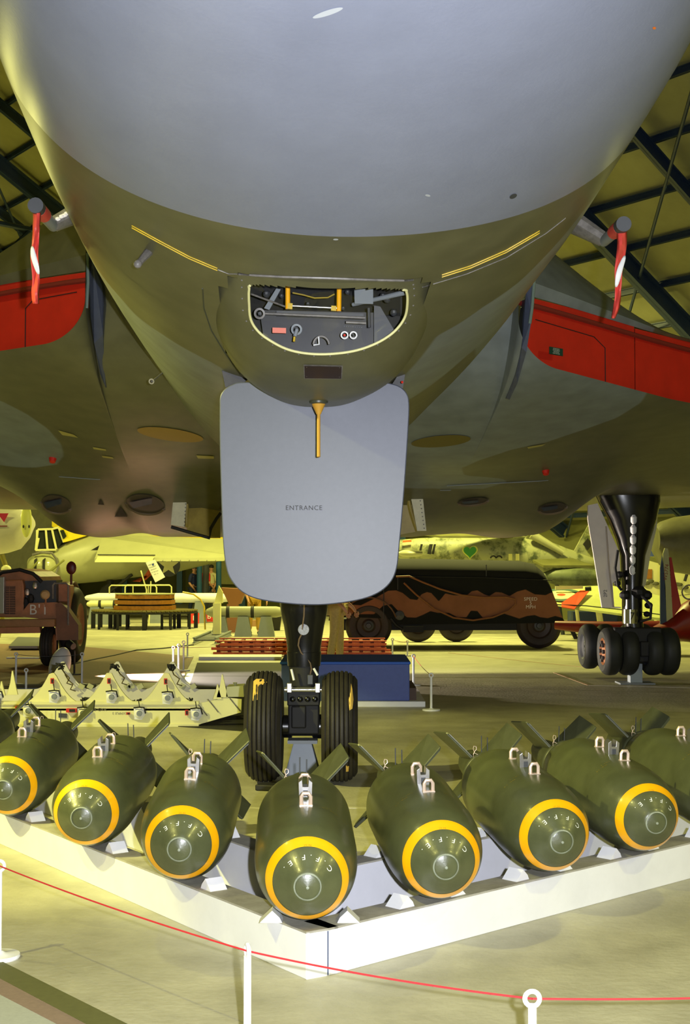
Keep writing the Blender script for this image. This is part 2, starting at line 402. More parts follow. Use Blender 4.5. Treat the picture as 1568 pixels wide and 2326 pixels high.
B_f = bvh(radome, fuse)
# full (uncut) fuselage is what the paint outline is laid on: unroll to (angle * 1.5, Y)
def unroll(p):
    q = WVi @ p; rx, zt, zb = fst(max(1.75, min(29.9, q.y))); return (math.atan2((q.z-(zt+zb)/2)/((zt-zb)/2), q.x/rx)*1.5, q.y)
def hit(px, py, B): 
    r = B.ray_cast(Vector((0, 0, CAMZ)), ray(px, py)); return r[0], r[1]
def unroll_px(pts):
    out = []
    for p in pts:
        h, n = hit(p[0], p[1], B_f)
        if h is not None: out.append(unroll(h))
    return out
gl = unroll_px([(222, 612), (271, 673), (309, 716), (367, 758), (445, 805), (500, 832)])
gr = unroll_px([(1270, 548), (1180, 640), (1100, 696), (1050, 731), (993, 763), (959, 809), (921, 851)])
gr2 = unroll_px([(935, 905), (964, 886), (1040, 826), (1080, 790)])
polyL = [(-PI*1.5+.3, gl[0][1]-.6)]+gl+[(gl[-1][0]+.25, gl[-1][1]+.9), (gl[-1][0], 16), (-PI*1.5-.3, 16)]
polyR = [(-.15, gr[0][1]-1.0)]+gr+[(gr[-1][0]-.2, gr[-1][1]+1.2)]+gr2+[(gr2[-1][0]+.25, gr2[-1][1]+1.2), (.1, 13)]
set_camo(fuse, [unroll(WM[fuse.name] @ v.co) for v in fuse.data.vertices], [polyL, polyR])
# ---- chin blister with its window
BL = np.array([[6.15,2.97,.50],[6.4,2.895,.575],[6.7,2.765,.60],[6.95,2.657,.60],[7.3,2.545,.59],[7.6,2.50,.56],[7.9,2.505,.48],[8.2,2.56,.33],[8.45,2.68,.12]])
def blis(Y, ph):
    zc = float(pchip(Y, BL[:, 0], BL[:, 1])); wd = float(pchip(Y, BL[:, 0], BL[:, 2])); s = math.sin(ph); c = math.cos(ph)
    e = 2/2.5
    return L(wd*math.copysign(abs(s)**e, s), Y, zc+.62*(1-abs(c)**e))
rows = []
for i in range(171):
    Y = 6.15+2.3*i/170; rows.append([blis(Y, -PI/2+PI*k/200) for k in range(201)])
m = MB(); m.grid(rows)
tmp = BVHTree.FromPolygons([Vector(v) for v in m.v], m.f)
Dpx = []
def arc(cx, cy, r, a0, a1, n): return [(cx+r*math.cos(math.radians(a0+(a1-a0)*i/n)), cy+r*math.sin(math.radians(a0+(a1-a0)*i/n))) for i in range(n+1)]
Dpx = [(573, 648), (640, 651), (745, 654), (850, 656), (916, 658), (924, 664), (926, 684), (922, 715), (908, 740), (885, 762), (850, 782), (805, 797), (750, 804), (700, 803), (655, 794), (618, 776), (588, 754), (570, 726), (566, 690), (566, 658)]
def smoothpoly(P, n=6):
    out = []; N = len(P)
    for i in range(N):
        p0, p1, p2, p3 = [Vector(P[(i+k) % N]) for k in (-1, 0, 1, 2)]
        for j in range(n):
            t = j/n; out.append(.5*((2*p1)+(-p0+p2)*t+(2*p0-5*p1+4*p2-p3)*t*t+(-p0+3*p1-3*p2+p3)*t**3))
    return out
Dw = [tmp.ray_cast(Vector((0,0,CAMZ)), ray(p[0], p[1]))[0] for p in smoothpoly(Dpx)]
Dw = [p for p in Dw if p is not None]; Dl = [WVi @ p for p in Dw]; Dpoly = [(p.x, p.y) for p in Dl]
fc = [WVi @ (sum((Vector(m.v[i]) for i in q), Vector())/4) for q in m.f]
sd = poly_sd([(c.x, c.y) for c in fc], Dpoly); zok = np.array([c.z < 3.0 for c in fc])
m.f = [q for q, s, z in zip(m.f, sd, zok) if not (s > 0 and z)]; m.m = [0]*len(m.f)
blister = build('chin_fairing', m, M_olive, vul)
q = MB(); q.tube([p for p, l in zip(Dw, Dl) if l.y > Dl[0].y+.01 and True] , .0065, 8); build('window_rim', q, M_cream, blister)
q = MB(); cen = sum(Dw, Vector())/len(Dw); q.add(Dw+[cen], [(i, (i+1) % len(Dw), len(Dw)) for i in range(len(Dw))]); build('bomb_aimer_window', q, M_glass, blister)
B_b = bvh(blister)
# rivets round the window and the drip strip above it
for k in range(0, len(Dw)):
    if k % 4 == 0:
        d = (Dl[k]-WVi @ cen); c = Dl[k]+d*.085
        h = B_b.ray_cast(L(c.x, c.y, c.z-.5), Vector((0, 0, 1)))
        if h[0] is not None and k > 24:
            q = MB(); q.ball(h[0], .005, 8); build('rivet', q, M_strut, blister)
def surfline(pts, B, off=.004, n=8):
    out = []
    for a, c in zip(pts, pts[1:]):
        for i in range(n):
            h, nn = hit(a[0]+(c[0]-a[0])*i/n, a[1]+(c[1]-a[1])*i/n, B)
            if h is not None:
                if nn.y > 0: nn = -nn
                out.append(h+nn*off)
    h, nn = hit(pts[-1][0], pts[-1][1], B)
    if h is not None: out.append(h)
    return out
B_fb = bvh(radome, fuse, blister)
q = MB(); q.tube(surfline([(545, 622), (640, 627), (745, 630), (850, 634), (938, 636)], B_fb), .006, 6); build('seam_strip', q, M_strut, fuse)
def patch(name, pts, B, m_, parent, off=.004, rings=4):
    c = (sum(p[0] for p in pts)/len(pts), sum(p[1] for p in pts)/len(pts)); rows = []; 
    for r in range(rings+1):
        k = max(r/rings, .001); row = []
        for p in pts:
            h, n_ = hit(c[0]+(p[0]-c[0])*k, c[1]+(p[1]-c[1])*k, B)
            if h is None: return None
            if n_.dot(ray(p[0], p[1])) > 0: n_ = -n_
            row.append(h+n_*off)
        rows.append(row)
    q = MB(); q.grid(rows, closed=True); return build(name, q, m_, parent)
def sub(pts, n=5): return [(a[0]+(c[0]-a[0])*i/n, a[1]+(c[1]-a[1])*i/n) for a, c in zip(pts, pts[1:]+pts[:1]) for i in range(n)]
def ell(cx, cy, a, b_, rot=0, n=28):
    r = math.radians(rot); return [(cx+a*math.cos(t)*math.cos(r)-b_*math.sin(t)*math.sin(r), cy+a*math.cos(t)*math.sin(r)+b_*math.sin(t)*math.cos(r)) for t in [2*PI*k/n for k in range(n)]]
patch('plaque_frame', sub([(690, 827), (779, 829), (777, 860), (691, 859)]), B_b, M_strut, blister, .003)
pl = patch('plaque', sub([(692, 829), (776, 831), (775, 858), (693, 857)]), B_b, mat('plaque brown', (44, 26, 20), .3), blister, .006)
for (a, c) in ((697, 833), (772, 834), (697, 854), (771, 855)):
    h, n_ = hit(a, c, B_b); q = MB(); q.ball(h-ray(a, c)*.006, .004, 8); build('plaque_screw', q, M_steel, pl)
# panel break lines drawn round the blister
q = MB(); q.tube(surfline([(460, 655), (463, 700), (480, 750), (510, 800), (545, 850)], B_fb, .001), .004, 6); build('panel_seam', q, M_bombdark, fuse)
# twin yellow guide lines on the belly
for k, seg in enumerate((((300, 512), (360, 545), (430, 582), (494, 609)), ((1004, 624), (1070, 603), (1150, 568), (1226, 524)))):
    for d in (0, 5):
        q = MB(); q.tube(surfline([(x, y+d) for x, y in seg], B_fb, .001), .0035, 5); build('guide_stripe', q, M_yel2, fuse)
q = MB(); q.tube(surfline([(960, 652), (1060, 622), (1150, 585), (1240, 530), (1285, 495)], B_fb, .001), .0028, 5); build('panel_seam', q, M_strut, fuse)
q = MB(); q.tube(surfline([(495, 612), (520, 622), (545, 622)], B_fb, .001), .0028, 5); build('panel_seam', q, M_strut, fuse)
# radome scuffs
for pts in (ell(745, 28, 36, 6, -18), ell(972, 443, 6, 2.5, 10), ell(763, 543, 6, 2, 0)):
    patch('paint_chip', pts, B_f, mat('chip white', (176, 180, 186), .5), radome, .002, 2)
patch('paint_chip', ell(1166, 445, 9, 5, -25), B_f, M_dgrey, radome, .002, 2)
patch('paint_chip', ell(1486, 63, 4, 3, 0), B_f, mat('chip orange', (230, 120, 40), .5), radome, .002, 2)
# ---- things behind the window: bomb aimer's bay
def Lb(px, py, Y): return at(px, py, Y)
bay = MB(); bay.box((-.43, 7.5, 2.74), (.43, 7.54, 3.3)); bay.box((-.50, 7.5, 2.95), (.50, 7.54, 3.3)); bay.box((-.56, 6.45, 3.26), (.56, 7.54, 3.3)); bay.box((-.50, 6.55, 3.02), (-.485, 7.5, 3.3)); bay.box((.485, 6.55, 3.02), (.50, 7.5, 3.3))
bay.v = [tuple(WV @ Vector(p)) for p in bay.v]; bayo = build('aimer_bay_lining', bay, M_blackm, vul, smooth=False)
def rod(name, a, c, Ya, Yc, r, m_, r1=None):
    q = MB(); q.cyl(Lb(a[0], a[1], Ya), Lb(c[0], c[1], Yc), r, r1 if r1 else r, 12); return build(name, q, m_, bayo)
YI = 7.05
rod('yellow_strut', (654, 640), (654, 702), 7.0, 7.0, .0125, M_yellow); rod('yellow_strut', (771, 640), (770, 707), 7.0, 7.0, .0125, M_yellow)
rod('cross_rod', (652, 694), (770, 700), 7.0, 7.0, .006, M_steel); rod('cross_rod', (598, 712), (830, 722), 7.05, 7.05, .006, M_strut)
rod('stay_tube', (571, 668), (652, 698), 6.9, 7.05, .005, M_strut); rod('stay_tube', (802, 692), (922, 664), 7.1, 6.9, .010, M_grey, .014)
rod('sight_arm', (786, 732), (832, 734), 7.0, 7.0, .007, M_strut); rod('sight_arm', (838, 700), (839, 744), 7.0, 7.0, .008, M_dgrey)
# instrument shelf: a dark sloping panel inside
def plate(name, pts, Y, m_, th=.02, par=None):
    q = MB(); P = [at(p[0], p[1], p[2] if len(p) > 2 else Y) for p in pts]; q.prism(P, (0, th, 0)); return build(name, q, m_, par or bayo, smooth=False)
plate('instrument_panel', [(590, 704), (850, 710), (852, 800), (760, 812), (660, 806), (600, 776)], 7.22, mat('panel black', (30, 30, 34), .35), .02)
plate('side_plate', [(850, 694), (864, 696), (897, 752), (868, 790), (850, 790)], 7.1, M_dgrey, .01)
plate('perspex_panel', [(805, 656), (848, 657), (848, 690), (806, 690)], 7.0, mat('hazy perspex', (110, 116, 120), .3), .01)
plate('perspex_panel', [(600, 700), (628, 655), (638, 657), (612, 704)], 7.0, mat('hazy perspex', (110, 116, 120), .3), .01)
plate('data_plate', [(619, 744), (650, 745), (650, 757), (619, 756)], 7.0, mat('label pink', (226, 120, 96), .5), .01)
plate('cable_tray', [(628, 706), (826, 712), (826, 724), (628, 716)], 7.12, M_dgrey, .03)
plate('rail_bracket', [(654, 688), (665, 689), (664, 702), (654, 701)], 6.98, M_yel2, .02); plate('rail_bracket', [(753, 694), (764, 695), (764, 706), (752, 705)], 6.98, M_yel2, .02)
def dial(px, py, r, m1, m2):
    c = at(px, py, 6.99); q = MB(); ns = Vector((0, -1, -.25)).normalized()
    q.lathe([(r*.6, 0), (r, 0), (r, .012), (r*.65, .014), (r*.6, .004)], c, c+ns, 20); d = build('dial_ring', q, m1, bayo)
    q = MB(); q.lathe([(.0005, .004), (r*.3, .004), (r*.3, .01), (.0005, .012)], c, c+ns, 12); build('dial_centre', q, m2, d)
dial(783, 761, .020, M_white, M_red); dial(803, 761, .020, M_white, M_dgrey); dial(674, 748, .028, M_grey, M_dgrey); dial(590, 712, .028, M_strut, M_dgrey)
rod('hose_elbow', (675, 748), (670, 764), 6.98, 6.98, .010, M_grey); rod('hose_elbow', (669, 765), (668, 776), 6.98, 6.98, .006, M_yel2)
q = MB(); q.tube([at(730+18*math.cos(t), 784+20*math.sin(t), 6.99) for t in [PI+.1+k*(PI-.2)/10 for k in range(11)]], .006, 6); build('pipe_loop', q, M_strut, bayo)
q = MB(); q.tube([at(724, 765, 6.97), at(725, 782, 6.97), at(712, 784, 6.97)], .004, 6); build('bracket', q, M_white, bayo)
q = MB(); q.tube([at(x, y, 7.1) for x, y in ((665, 665), (690, 670), (715, 677), (745, 676), (760, 668))], .004, 6); build('wiring', q, M_ytext, bayo)
for (x, y, r) in ((606, 668, .02), (640, 672, .012), (790, 664, .014), (880, 680, .02), (895, 710, .02), (780, 700, .012), (870, 672, .016), (700, 690, .012)):
    q = MB(); q.ball(at(x, y, 7.15), (r, r*1.4, r), 10); build('fitting', q, M_dgrey, bayo)
for i in range(10):
    q = MB(); q.ball(at(782+i*5, 741+.4*i, 7.19), (.003, .003, .0025), 6); build('panel_mark', q, M_grey, bayo)
# ---- crew door hanging below
YD = 7.95
dpts = [(499, 925), (500, 900), (510, 884), (526, 874), (548, 868), (620, 868), (735, 868), (860, 868), (893, 872), (912, 880), (925, 894), (930, 915), (929, 960), (920, 1100), (908, 1240), (902, 1290), (890, 1320), (868, 1342), (835, 1358), (790, 1368), (735, 1374), (690, 1374), (640, 1370), (585, 1361), (550, 1345), (525, 1318), (513, 1285), (506, 1220), (501, 1080), (499, 990)]
q = MB(); P = [at(p[0], p[1], YD) for p in smoothpoly(dpts, 4)]
q.prism(P, (0, .05, 0)); door = build('entrance_door', q, M_door, vul, bevel=.006, label='grey hanging entrance door')
q = MB(); text(q, 'ENTRANCE', .0375, at(690.5, 1154, YD-.0015), (1, 0, .0), (0, 0, 1), spacing=1.12); build('stencil_lettering', q, mat('stencil dark', (28, 28, 34), .6), door)
q = MB()
for sx in (1, 0):
    pass
q = MB(); q.prism([at(*p, 8.15) for p in ((503, 836), (545, 842), (566, 860), (540, 880), (512, 880))], (0, .25, .06)); build('hatch_recess_bracket', q, mat('hatch recess dark', (34, 32, 34), .5, noise=.6, nscale=20), vul, smooth=False)  # dark pieces imitate the shaded hatch opening and its brackets
q = MB(); q.prism([at(*p, 8.15) for p in ((921, 848), (915, 884), (888, 878), (902, 856))], (0, .25, .06)); build('hatch_recess_bracket', q, mat('hatch recess dark', (34, 32, 34), .5, noise=.6, nscale=20), vul, smooth=False)
# yellow drain mast under the blister
q = MB(); q.cyl(at(724, 935, 7.6), at(724, 1038, 7.55), .0095, .0095, 12); q.lathe([(.045, 0), (.03, .03), (.012, .07)], at(724, 912, 7.6), at(724, 960, 7.6), 16)
mast = build('drain_mast', q, mat('mast ochre', (198, 148, 52), .45), vul)
q = MB(); q.lathe([(.052, -.01), (.05, .012), (.03, .02)], at(724, 911, 7.6), at(724, 960, 7.6), 16); build('mast_flange', q, M_bombdark, mast)
# small red lamp by the right corner of the hatch, stubs on the skin
h = at(914, 868, 7.93); q = MB(); q.ball(h, .008, 8); build('indicator', q, M_red, vul)
# L shaped vent mast on the left belly
h, n_ = hit(338, 572, B_fb); a = h; c = at(313, 600, (h.y-.12)); q = MB(); q.tube([a, a.lerp(c, .75), c], [.022, .016, .018], 8); q.ball(c, (.02, .02, .02), 10); build('vent_mast', q, M_strut, vul)
h, n_ = hit(368, 846, B_fb) 
if h is None: h = at(368, 846, 11)
c = at(345, 866, 10.6); q = MB(); q.tube([at(370, 846, 10.9), c], .008, 6); q.lathe([(.012, 0), (.022, 0), (.022, .02), (.012, .02), (.012, 0)], c, c+Vector((0, -1, -.2)), 14); build('drain_pipe', q, M_strut, vul)
# ---- pitot probes on their struts
def airfoil_bar(pa, pb, chord, th, mm, name, par, yback=1.0):
    """streamlined strut between two points, chord along the airflow"""
    q = MB(); rows = []
    ax = (Vector(pb)-Vector(pa)); cdv = (WV.to_3x3() @ Vector((0, 1, 0))).normalized(); nn = ax.cross(cdv).normalized()
    prof = [(0, 0), (.08, .6), (.3, 1), (.6, .8), (1, .05), (.6, -.8), (.3, -1), (.08, -.6)]
    for t in (0, .25, .5, .75, 1):
        p = Vector(pa)+ax*t; ch = chord*(1-.45*t)
        rows.append([p+cdv*(ch*(u-.3))+nn*(th/2*v*(1-.3*t)) for u, v in prof])
    q.grid(rows, closed=True); q.f.append(tuple(range(len(prof)))); q.m.append(0); q.f.append(tuple(range(4*len(prof), 5*len(prof)))); q.m.append(0)
    return build(name, q, mm, par)
for sgn, root, elbow, tip, Yp in ((-1, (196, 470), (118, 510), (82, 468), 7.6), (1, (1300, 500), (1376, 545), (1416, 510), 7.75)):
    pr = airfoil_bar(at(root[0], root[1], Yp+.15), at(elbow[0], elbow[1], Yp), .36, .11, M_strut, 'probe_strut', vul)
    q = MB(); e = at(elbow[0], elbow[1], Yp-.02); t = at(tip[0], tip[1], Yp-.50)
    q.lathe([(.0005, 0), (.026, .0), (.034, .10), (.034, .22), (.036, .23), (.036, .43), (.036, .44)], e+(e-t)*.12, t, 16, rel=False)
    d = (t-e); ln = d.length
    q = MB(); q.cyl(e-d*.1, t, .030, .034, 16); pt = build('pitot_tube', q, M_grey, pr)
    q = MB(); q.cyl(e+d*.52, e+d*.86, .0385, .0385, 16); build('tube_wrap', q, M_pinkred, pr)
    q = MB(); q.cyl(e+d*.88, e+d*1.04, .040, .040, 16); build('tube_cap', q, M_dgrey, pr)
    if sgn < 0:
        for k in range(7):
            q = MB(); q.ball(at(132+k*7+random.uniform(-2, 2), 500-k*5+random.uniform(-4, 4), Yp-.07+.015*k), (.016, .004, .012), 7); build('paint_flake', q, M_flake, pr)
# ---- warning ribbons hang from the probes
for sgn, x0, y0, y1, Yp, lab in ((-1, 80, 480, 690, 7.12, 'long straight red warning ribbon with a white patch hanging from the left probe'), (1, 1410, 520, 723, 7.28, 'red warning ribbon with a curled white patch and pointed end on the right probe')):
    rows = []; N = 26
    cl = [(0, 4, 17), (.15, 0, 15), (.35, 2, 15), (.5, 0, 17), (.65, -1, 16), (.85, 0, 17), (1, 4, 13)] if sgn < 0 else [(0, 2, 22), (.15, 1, 21), (.35, 1, 20), (.5, -3, 16), (.7, -8, 13), (.9, -9, 14), (1, -14, 8)]
    for i in range(N+1):
        t = i/N; off = np.interp(t, [c[0] for c in cl], [c[1] for c in cl]); wd = np.interp(t, [c[0] for c in cl], [c[2] for c in cl])
        yy = y0+(y1-y0)*t; d = .02*math.sin(t*9+sgn)
        rows.append([at(x0+off+wd*(k/4-.5)+2.5*math.sin(t*11), yy, Yp+d+.015*math.cos(k*1.3+t*7)) for k in range(5)])
    q = MB(); q.grid(rows); o = build('warning_ribbon', q, M_pinkred, None, origin=rows[0][2], solid=.004)
    tag(o, lab, 'ribbon', 'warning ribbons on the pitot probes')
    wr_ = []
    for i in range(12):
        t = .38+.30*i/11 if sgn < 0 else .30+.35*i/11
        off = np.interp(t, [c[0] for c in cl], [c[1] for c in cl]); yy = y0+(y1-y0)*t; ww = 4+9*math.sin(PI*i/11)**.6
        sh = (-6 + 12*i/11) if sgn < 0 else (9-14*i/11)
        wr_.append([at(x0+off+sh+ww*(k/3-.5)+2.5*math.sin(t*11), yy, Yp-.035-.02*math.sin(PI*i/11)) for k in range(4)])
    q = MB(); q.grid(wr_); build('white_flap', q, M_white, o, solid=.003)
# ---- wing roots, intakes and engine bulges
def zlip(a): 
    a = abs(a)
    if a < 1.701: return 4.25
    if a < 2.10: return 3.30+.34*(1-math.sqrt(max(0, 1-((2.10-a)/.40)**2)))
    return 3.30-.06*min(1, (a-2.10)/1.2)
def Yle(a): a = abs(a); return 11.0+max(0, a-1.7)*.85
def smooth(x, a, c): t = min(1, max(0, (x-a)/(c-a))); return t*t*(3-2*t)
def zlow(X, Y):
    X = X-.22*smooth(Y, 13.5, 17)*smooth(abs(X), 1.7, 2.3); a = abs(X); d = Y-Yle(max(a, 1.7))
    base = 3.12-.52*smooth(Y, Yle(max(a, 1.7)), Yle(max(a, 1.7))+3.8) 
    if a > 4.3: base += .12*smooth(a, 4.3, 9)
    lp = zlip(a) if a < 4.2 else 3.3
    z = base+(lp-3.12)*math.exp(-max(d, 0)/.42)
    z -= .50*smooth(Y, 14.2, 17.4)*(1-smooth(a, 2.8, 3.8))*(1-smooth(Y, 19.5, 23))
    z -= .09*smooth(Y, 14.5, 16.5)*(1-smooth(Y, 19, 22))*(math.exp(-((a-1.55)/.42)**2)+math.exp(-((a-2.75)/.42)**2))
    return z
def Lw(x, y, z): return L(x, y, z-.04*x*(1-smooth(y, 13, 16)))
def wing_low(sg):
    rows = []; AST = sorted(list(np.linspace(.7, 1.68, 16))+[1.699, 1.701]+list(1.701+.42*(1-np.cos(np.linspace(.06, PI/2, 18))))+list(np.linspace(2.15, 4.3, 64))+list(np.linspace(4.4, 9, 40)))
    for i in range(140):
        a = AST[i]; row = []; y0 = Yle(max(a, 1.7)) if a >= 1.70 else 11.0+(1.70-a)*1.6
        for k in range(110):
            Y = y0+(24.5-y0)*(k/109)**1.8; row.append(Lw(sg*a, Y, zlow(sg*a, Y) if a >= 1.70 else zlow(sg*1.695, Y)-(.09*math.exp(-((a-1.55)/.42)**2))*smooth(Y, 14.5, 16.5)*0))
        rows.append(row)
    return rows
def zup(a): return 3.86-.05*smooth(a, 1.7, 3.6)
def ztop(a): return 5.07-.56*(a-1.7) if a < 3.4 else 4.118-.08*(a-3.4)
wings = []
for sg in (-1, 1):
    q = MB(); q.grid(wing_low(sg)); wl = build('wing_lower_skin', q, M_camo, vul); wings.append(wl)
    rows = []
    for i in range(60):
        a = 1.55+7.4*(i/59)**1.3; y0 = Yle(max(1.7, a)); zu = zup(a); zt = max(ztop(a), zu+.1); row = []
        for k in range(40):
            t = k/39; dd = t*4.2; z = zu+(zt-zu)*(1-(1-min(1, t*2.0))**2.2); row.append(Lw(sg*a, y0-.02+dd if k else y0+.15, z if k else zu+.02))
        for k in range(6): row.append(Lw(sg*a, y0+4.2+(24-y0-4.2)*(k+1)/6, zt-(k+1)*.12*1.2))
        rows.append(row)
    q = MB(); q.grid(rows); wu = build('wing_upper_skin', q, M_camo, vul); wings.append(wu)
    # red intake blank, in two boards
    for (a0, a1) in ((1.702 if sg < 0 else 1.80, 2.95), (2.96, 4.25)):
        P1 = []; n = 16
        for i in range(n+1):
            a = a0+(a1-a0)*i/n; P1.append(Lw(sg*a, Yle(max(a, 1.7))+.16, zlip(a)-.02))
        P2 = [Lw(sg*(a0+(a1-a0)*i/n), Yle(max(1.7, a0+(a1-a0)*i/n))+.16, zup(a0)+.01) for i in range(n, -1, -1)]
        q = MB(); q.prism(P1+P2, (0, .05, 0)); build('intake_blank', q, M_red, vul, smooth=False, label='red intake blanking board')
    q = MB(); q.tube([Lw(sg*a, Yle(max(1.7, a))+.12, zup(a)-.06) for a in np.linspace(1.68, 4.2, 12)], .022, 6); build('blank_batten', q, mat('batten red', (120, 34, 24), .6), vul)
    q = MB(); pr_ = [(1.9, zup(1.9)-.16), (2.5, zup(2.5)-.17), (2.62, zup(2.6)-.24), (2.62, zlip(2.62)+.02)]
    if sg > 0: q.tube([Lw(a, Yle(a)+.155, z) for a, z in pr_], .004, 5)
    else: q.tube([Lw(-a, Yle(a)+.155, z) for a, z in ((1.8, 3.72), (2.2, 3.70), (2.27, 3.64), (2.27, 3.3))], .004, 5)
    build('panel_seam', q, M_blackm, vul)
# blue-grey blades in place of the dark bleed gap between fuselage and intake
M_blade = mat('bleed gap blue grey', (70, 76, 96), .4, noise=.15, nscale=8)
sp = {-1: [(203, 578, 10.95), (212, 600, 10.9), (232, 650, 11.0), (236, 690, 11.1), (234, 760, 11.4), (240, 880, 12.3), (228, 850, 12.0), (214, 780, 11.5), (206, 720, 11.1), (203, 650, 10.95)],
      1: [(1217, 625, 10.95), (1209, 720, 11.0), (1196, 800, 11.4), (1176, 870, 12.0), (1158, 908, 12.4), (1150, 905, 12.4), (1172, 850, 11.9), (1186, 790, 11.4), (1188, 720, 11.1), (1196, 660, 11.0)]}
BW0 = bvh(*wings)
for sg in (-1, 1):
    q = MB(); P = [at(p[0], p[1], min(p[2], (BW0.ray_cast(Vector((0,0,CAMZ)), ray(p[0], p[1]))[0] or Vector((0,99,0))).y-.05)) for p in sp[sg]]; q.prism(P, (sg*.0, .25, .02)); b_ = build('bleed_gap_blade', q, M_blade, vul, smooth=False)
    q = MB(); P = ([at(1216, 560, 10.9), at(1215, 625, 10.92), at(1209, 700, 10.94), at(1204, 735, 10.96)] if sg > 0 else [at(199, 575, 10.9), at(200, 640, 10.92), at(197, 700, 10.94)])
    q.tube(P, .013, 8); build('blade_edge', q, mat('edge grey green', (104, 120, 112), .4), b_)
for lx, ly, w_, h_ in ((131, 751, 37, 17), (1264, 798, 37, 17)):      # small green notices on the blanks
    Yn = 11.3
    for _ in range(8): Yn = Yle(abs((WVi @ at(lx, ly, Yn)).x))+.13
    tR = (WV.to_3x3() @ Vector((1, .85 if lx > 784 else -.85, 0))).normalized()
    c_ = at(lx, ly, Yn); ww = w_/(F/Yn)/2*1.35; hh_ = h_/(F/Yn)/2
    q = MB(); q.prism([c_-tR*ww+Vector((0,0,-hh_)), c_+tR*ww+Vector((0,0,-hh_)), c_+tR*ww+Vector((0,0,hh_)), c_-tR*ww+Vector((0,0,hh_))], (0, .01, 0)); nb = build('notice_plate', q, M_greenlab, vul, smooth=False)
    q = MB()
    for k, s_ in enumerate(('INTAKE BLANK', 'REMOVE BEFORE', 'ENGINE RUN', 'PORT AND STBD')): text(q, s_, .012, c_+Vector((0, -.004, hh_*.62-k*hh_*.42)), tR, (0, 0, 1))
    build('notice_print', q, M_wtext, nb)
B_w = bvh(*wings, fuse)
# camouflage on wing skins: plan outlines from points on the skins
def plan(pts, B):
    out = []
    for p in pts:
        h, n_ = hit(p[0], p[1], B)
        if h is not None: l = WVi @ h; out.append((l.x, l.y))
    return out
gR = plan([(1470, 885), (1455, 915), (1400, 950), (1330, 975), (1240, 1005), (1160, 1022), (1090, 1045), (1048, 1062), (1055, 1080), (1130, 1086), (1160, 1092), (1100, 1110), (1000, 1110)], bvh(wings[2]))
polyWR = [(.5, 10.5), (gR[0][0]-.02, 10.9)]+gR+[(.5, gR[-1][1])]
gL = plan([(5, 912), (60, 940), (110, 975), (140, 1010), (145, 1035), (130, 1055), (80, 1062), (10, 1058)], bvh(wings[0]))
polyWL = gL+[(-6, gL[-1][1]+.8), (-6, gL[0][1])]
if len(gL) < 3: polyWL = [(-9, 11), (-8, 11), (-8, 12)]
polyUp = [(1.4, 10), (3.05, 10), (3.2, 12), (3.1, 13), (2.6, 14.5), (1.4, 15)]
for o in wings:
    P2 = [(v.co.x, v.co.y) for v in o.data.vertices]
    set_camo(o, P2, [polyWR, polyWL] if o.name.startswith('wing_lower') else [polyUp])
    if o.name.startswith('wing_lower'):
        s_ = [smooth(v.co.y+.5*math.sin(v.co.x*2.2), 16.4, 17.2)*(1-smooth(abs(v.co.x), 3.9, 4.5)) for v in o.data.vertices]; a_ = o.data.attributes.new('bare', 'FLOAT', 'POINT'); a_.data.foreach_set('value', np.array(s_, np.float32))
def wpatch(name, pts, m_, par=None, off=.006): return patch(name, pts, B_w, m_, par or vul, off, 3)
M_oval = mat('ochre oval panel', (146, 116, 30), .5)
wpatch('access_panel', ell(387, 986, 76, 14, 8), M_oval); wpatch('access_panel', ell(1002, 1001, 68, 13, -5), mat('ochre oval dull', (104, 92, 30), .5))
for pts in ([(132, 976), (168, 986), (178, 993), (142, 987)], [(211, 1014), (240, 1019), (242, 1023), (213, 1019)], [(231, 1034), (256, 1037), (258, 1041), (234, 1038)], [(446, 1033), (486, 1035), (486, 1041), (450, 1040)], [(1198, 1014), (1240, 1007), (1232, 1012), (1200, 1018)]):
    wpatch('stencil_mark', sub(pts, 3), mat('mark cream', (170, 160, 90), .5))
for a, c in (((134, 1082), (228, 1089)), ((1015, 1103), (1246, 1091)), ((1000, 1113), (1025, 1113))):
    q = MB(); q.tube(surfline([a, c], B_w, .004, 14), .004, 5); build('static_line', q, M_grey, vul)
for x, y in ((120, 1041), (1240, 1069)):
    h, n_ = hit(x, y, B_w)
    if h is not None: q = MB(); q.lathe([(.0005, .05), (.03, .045), (.04, 0)], h, h+Vector((0, -.5, -1)), 14); build('red_cap', q, M_red, vul)
for (x, y, a, c, r, tri) in ((128, 1143, 34, 20, 12, 0), (330, 1143, 44, 22, 8, 0), (1075, 1137, 34, 8, -6, 0), (1255, 1152, 32, 12, -8, 0)):
    o = wpatch('cooling_scoop', ell(x, y, a, c, r), mat('scoop shade grey', (72, 62, 56), .6), off=.012)  # flat dark patch paints in the shade of the scoop recess
    if o:
        q = wpatch('scoop_slot', sub([(x-a*.8, y-c*.35), (x+a*.35, y-c*.8), (x+a*.35, y-c*.2), (x-a*.6, y+c*.3)], 3), M_navy, off=.03)
        P = surfline(ell(x, y, a, c, r)[1:14], B_w, .01, 1)
        if len(P) > 5: m2 = MB(); m2.tube(P, .02, 6); build('scoop_lip', m2, mat('lip tan', (108, 92, 72), .5), vul)
for pts in ([(274, 1149), (290, 1172), (260, 1172)], [(229, 1132), (237, 1145), (222, 1144)]):
    wpatch('drain_opening', sub(pts, 3), M_blackm, off=.01)
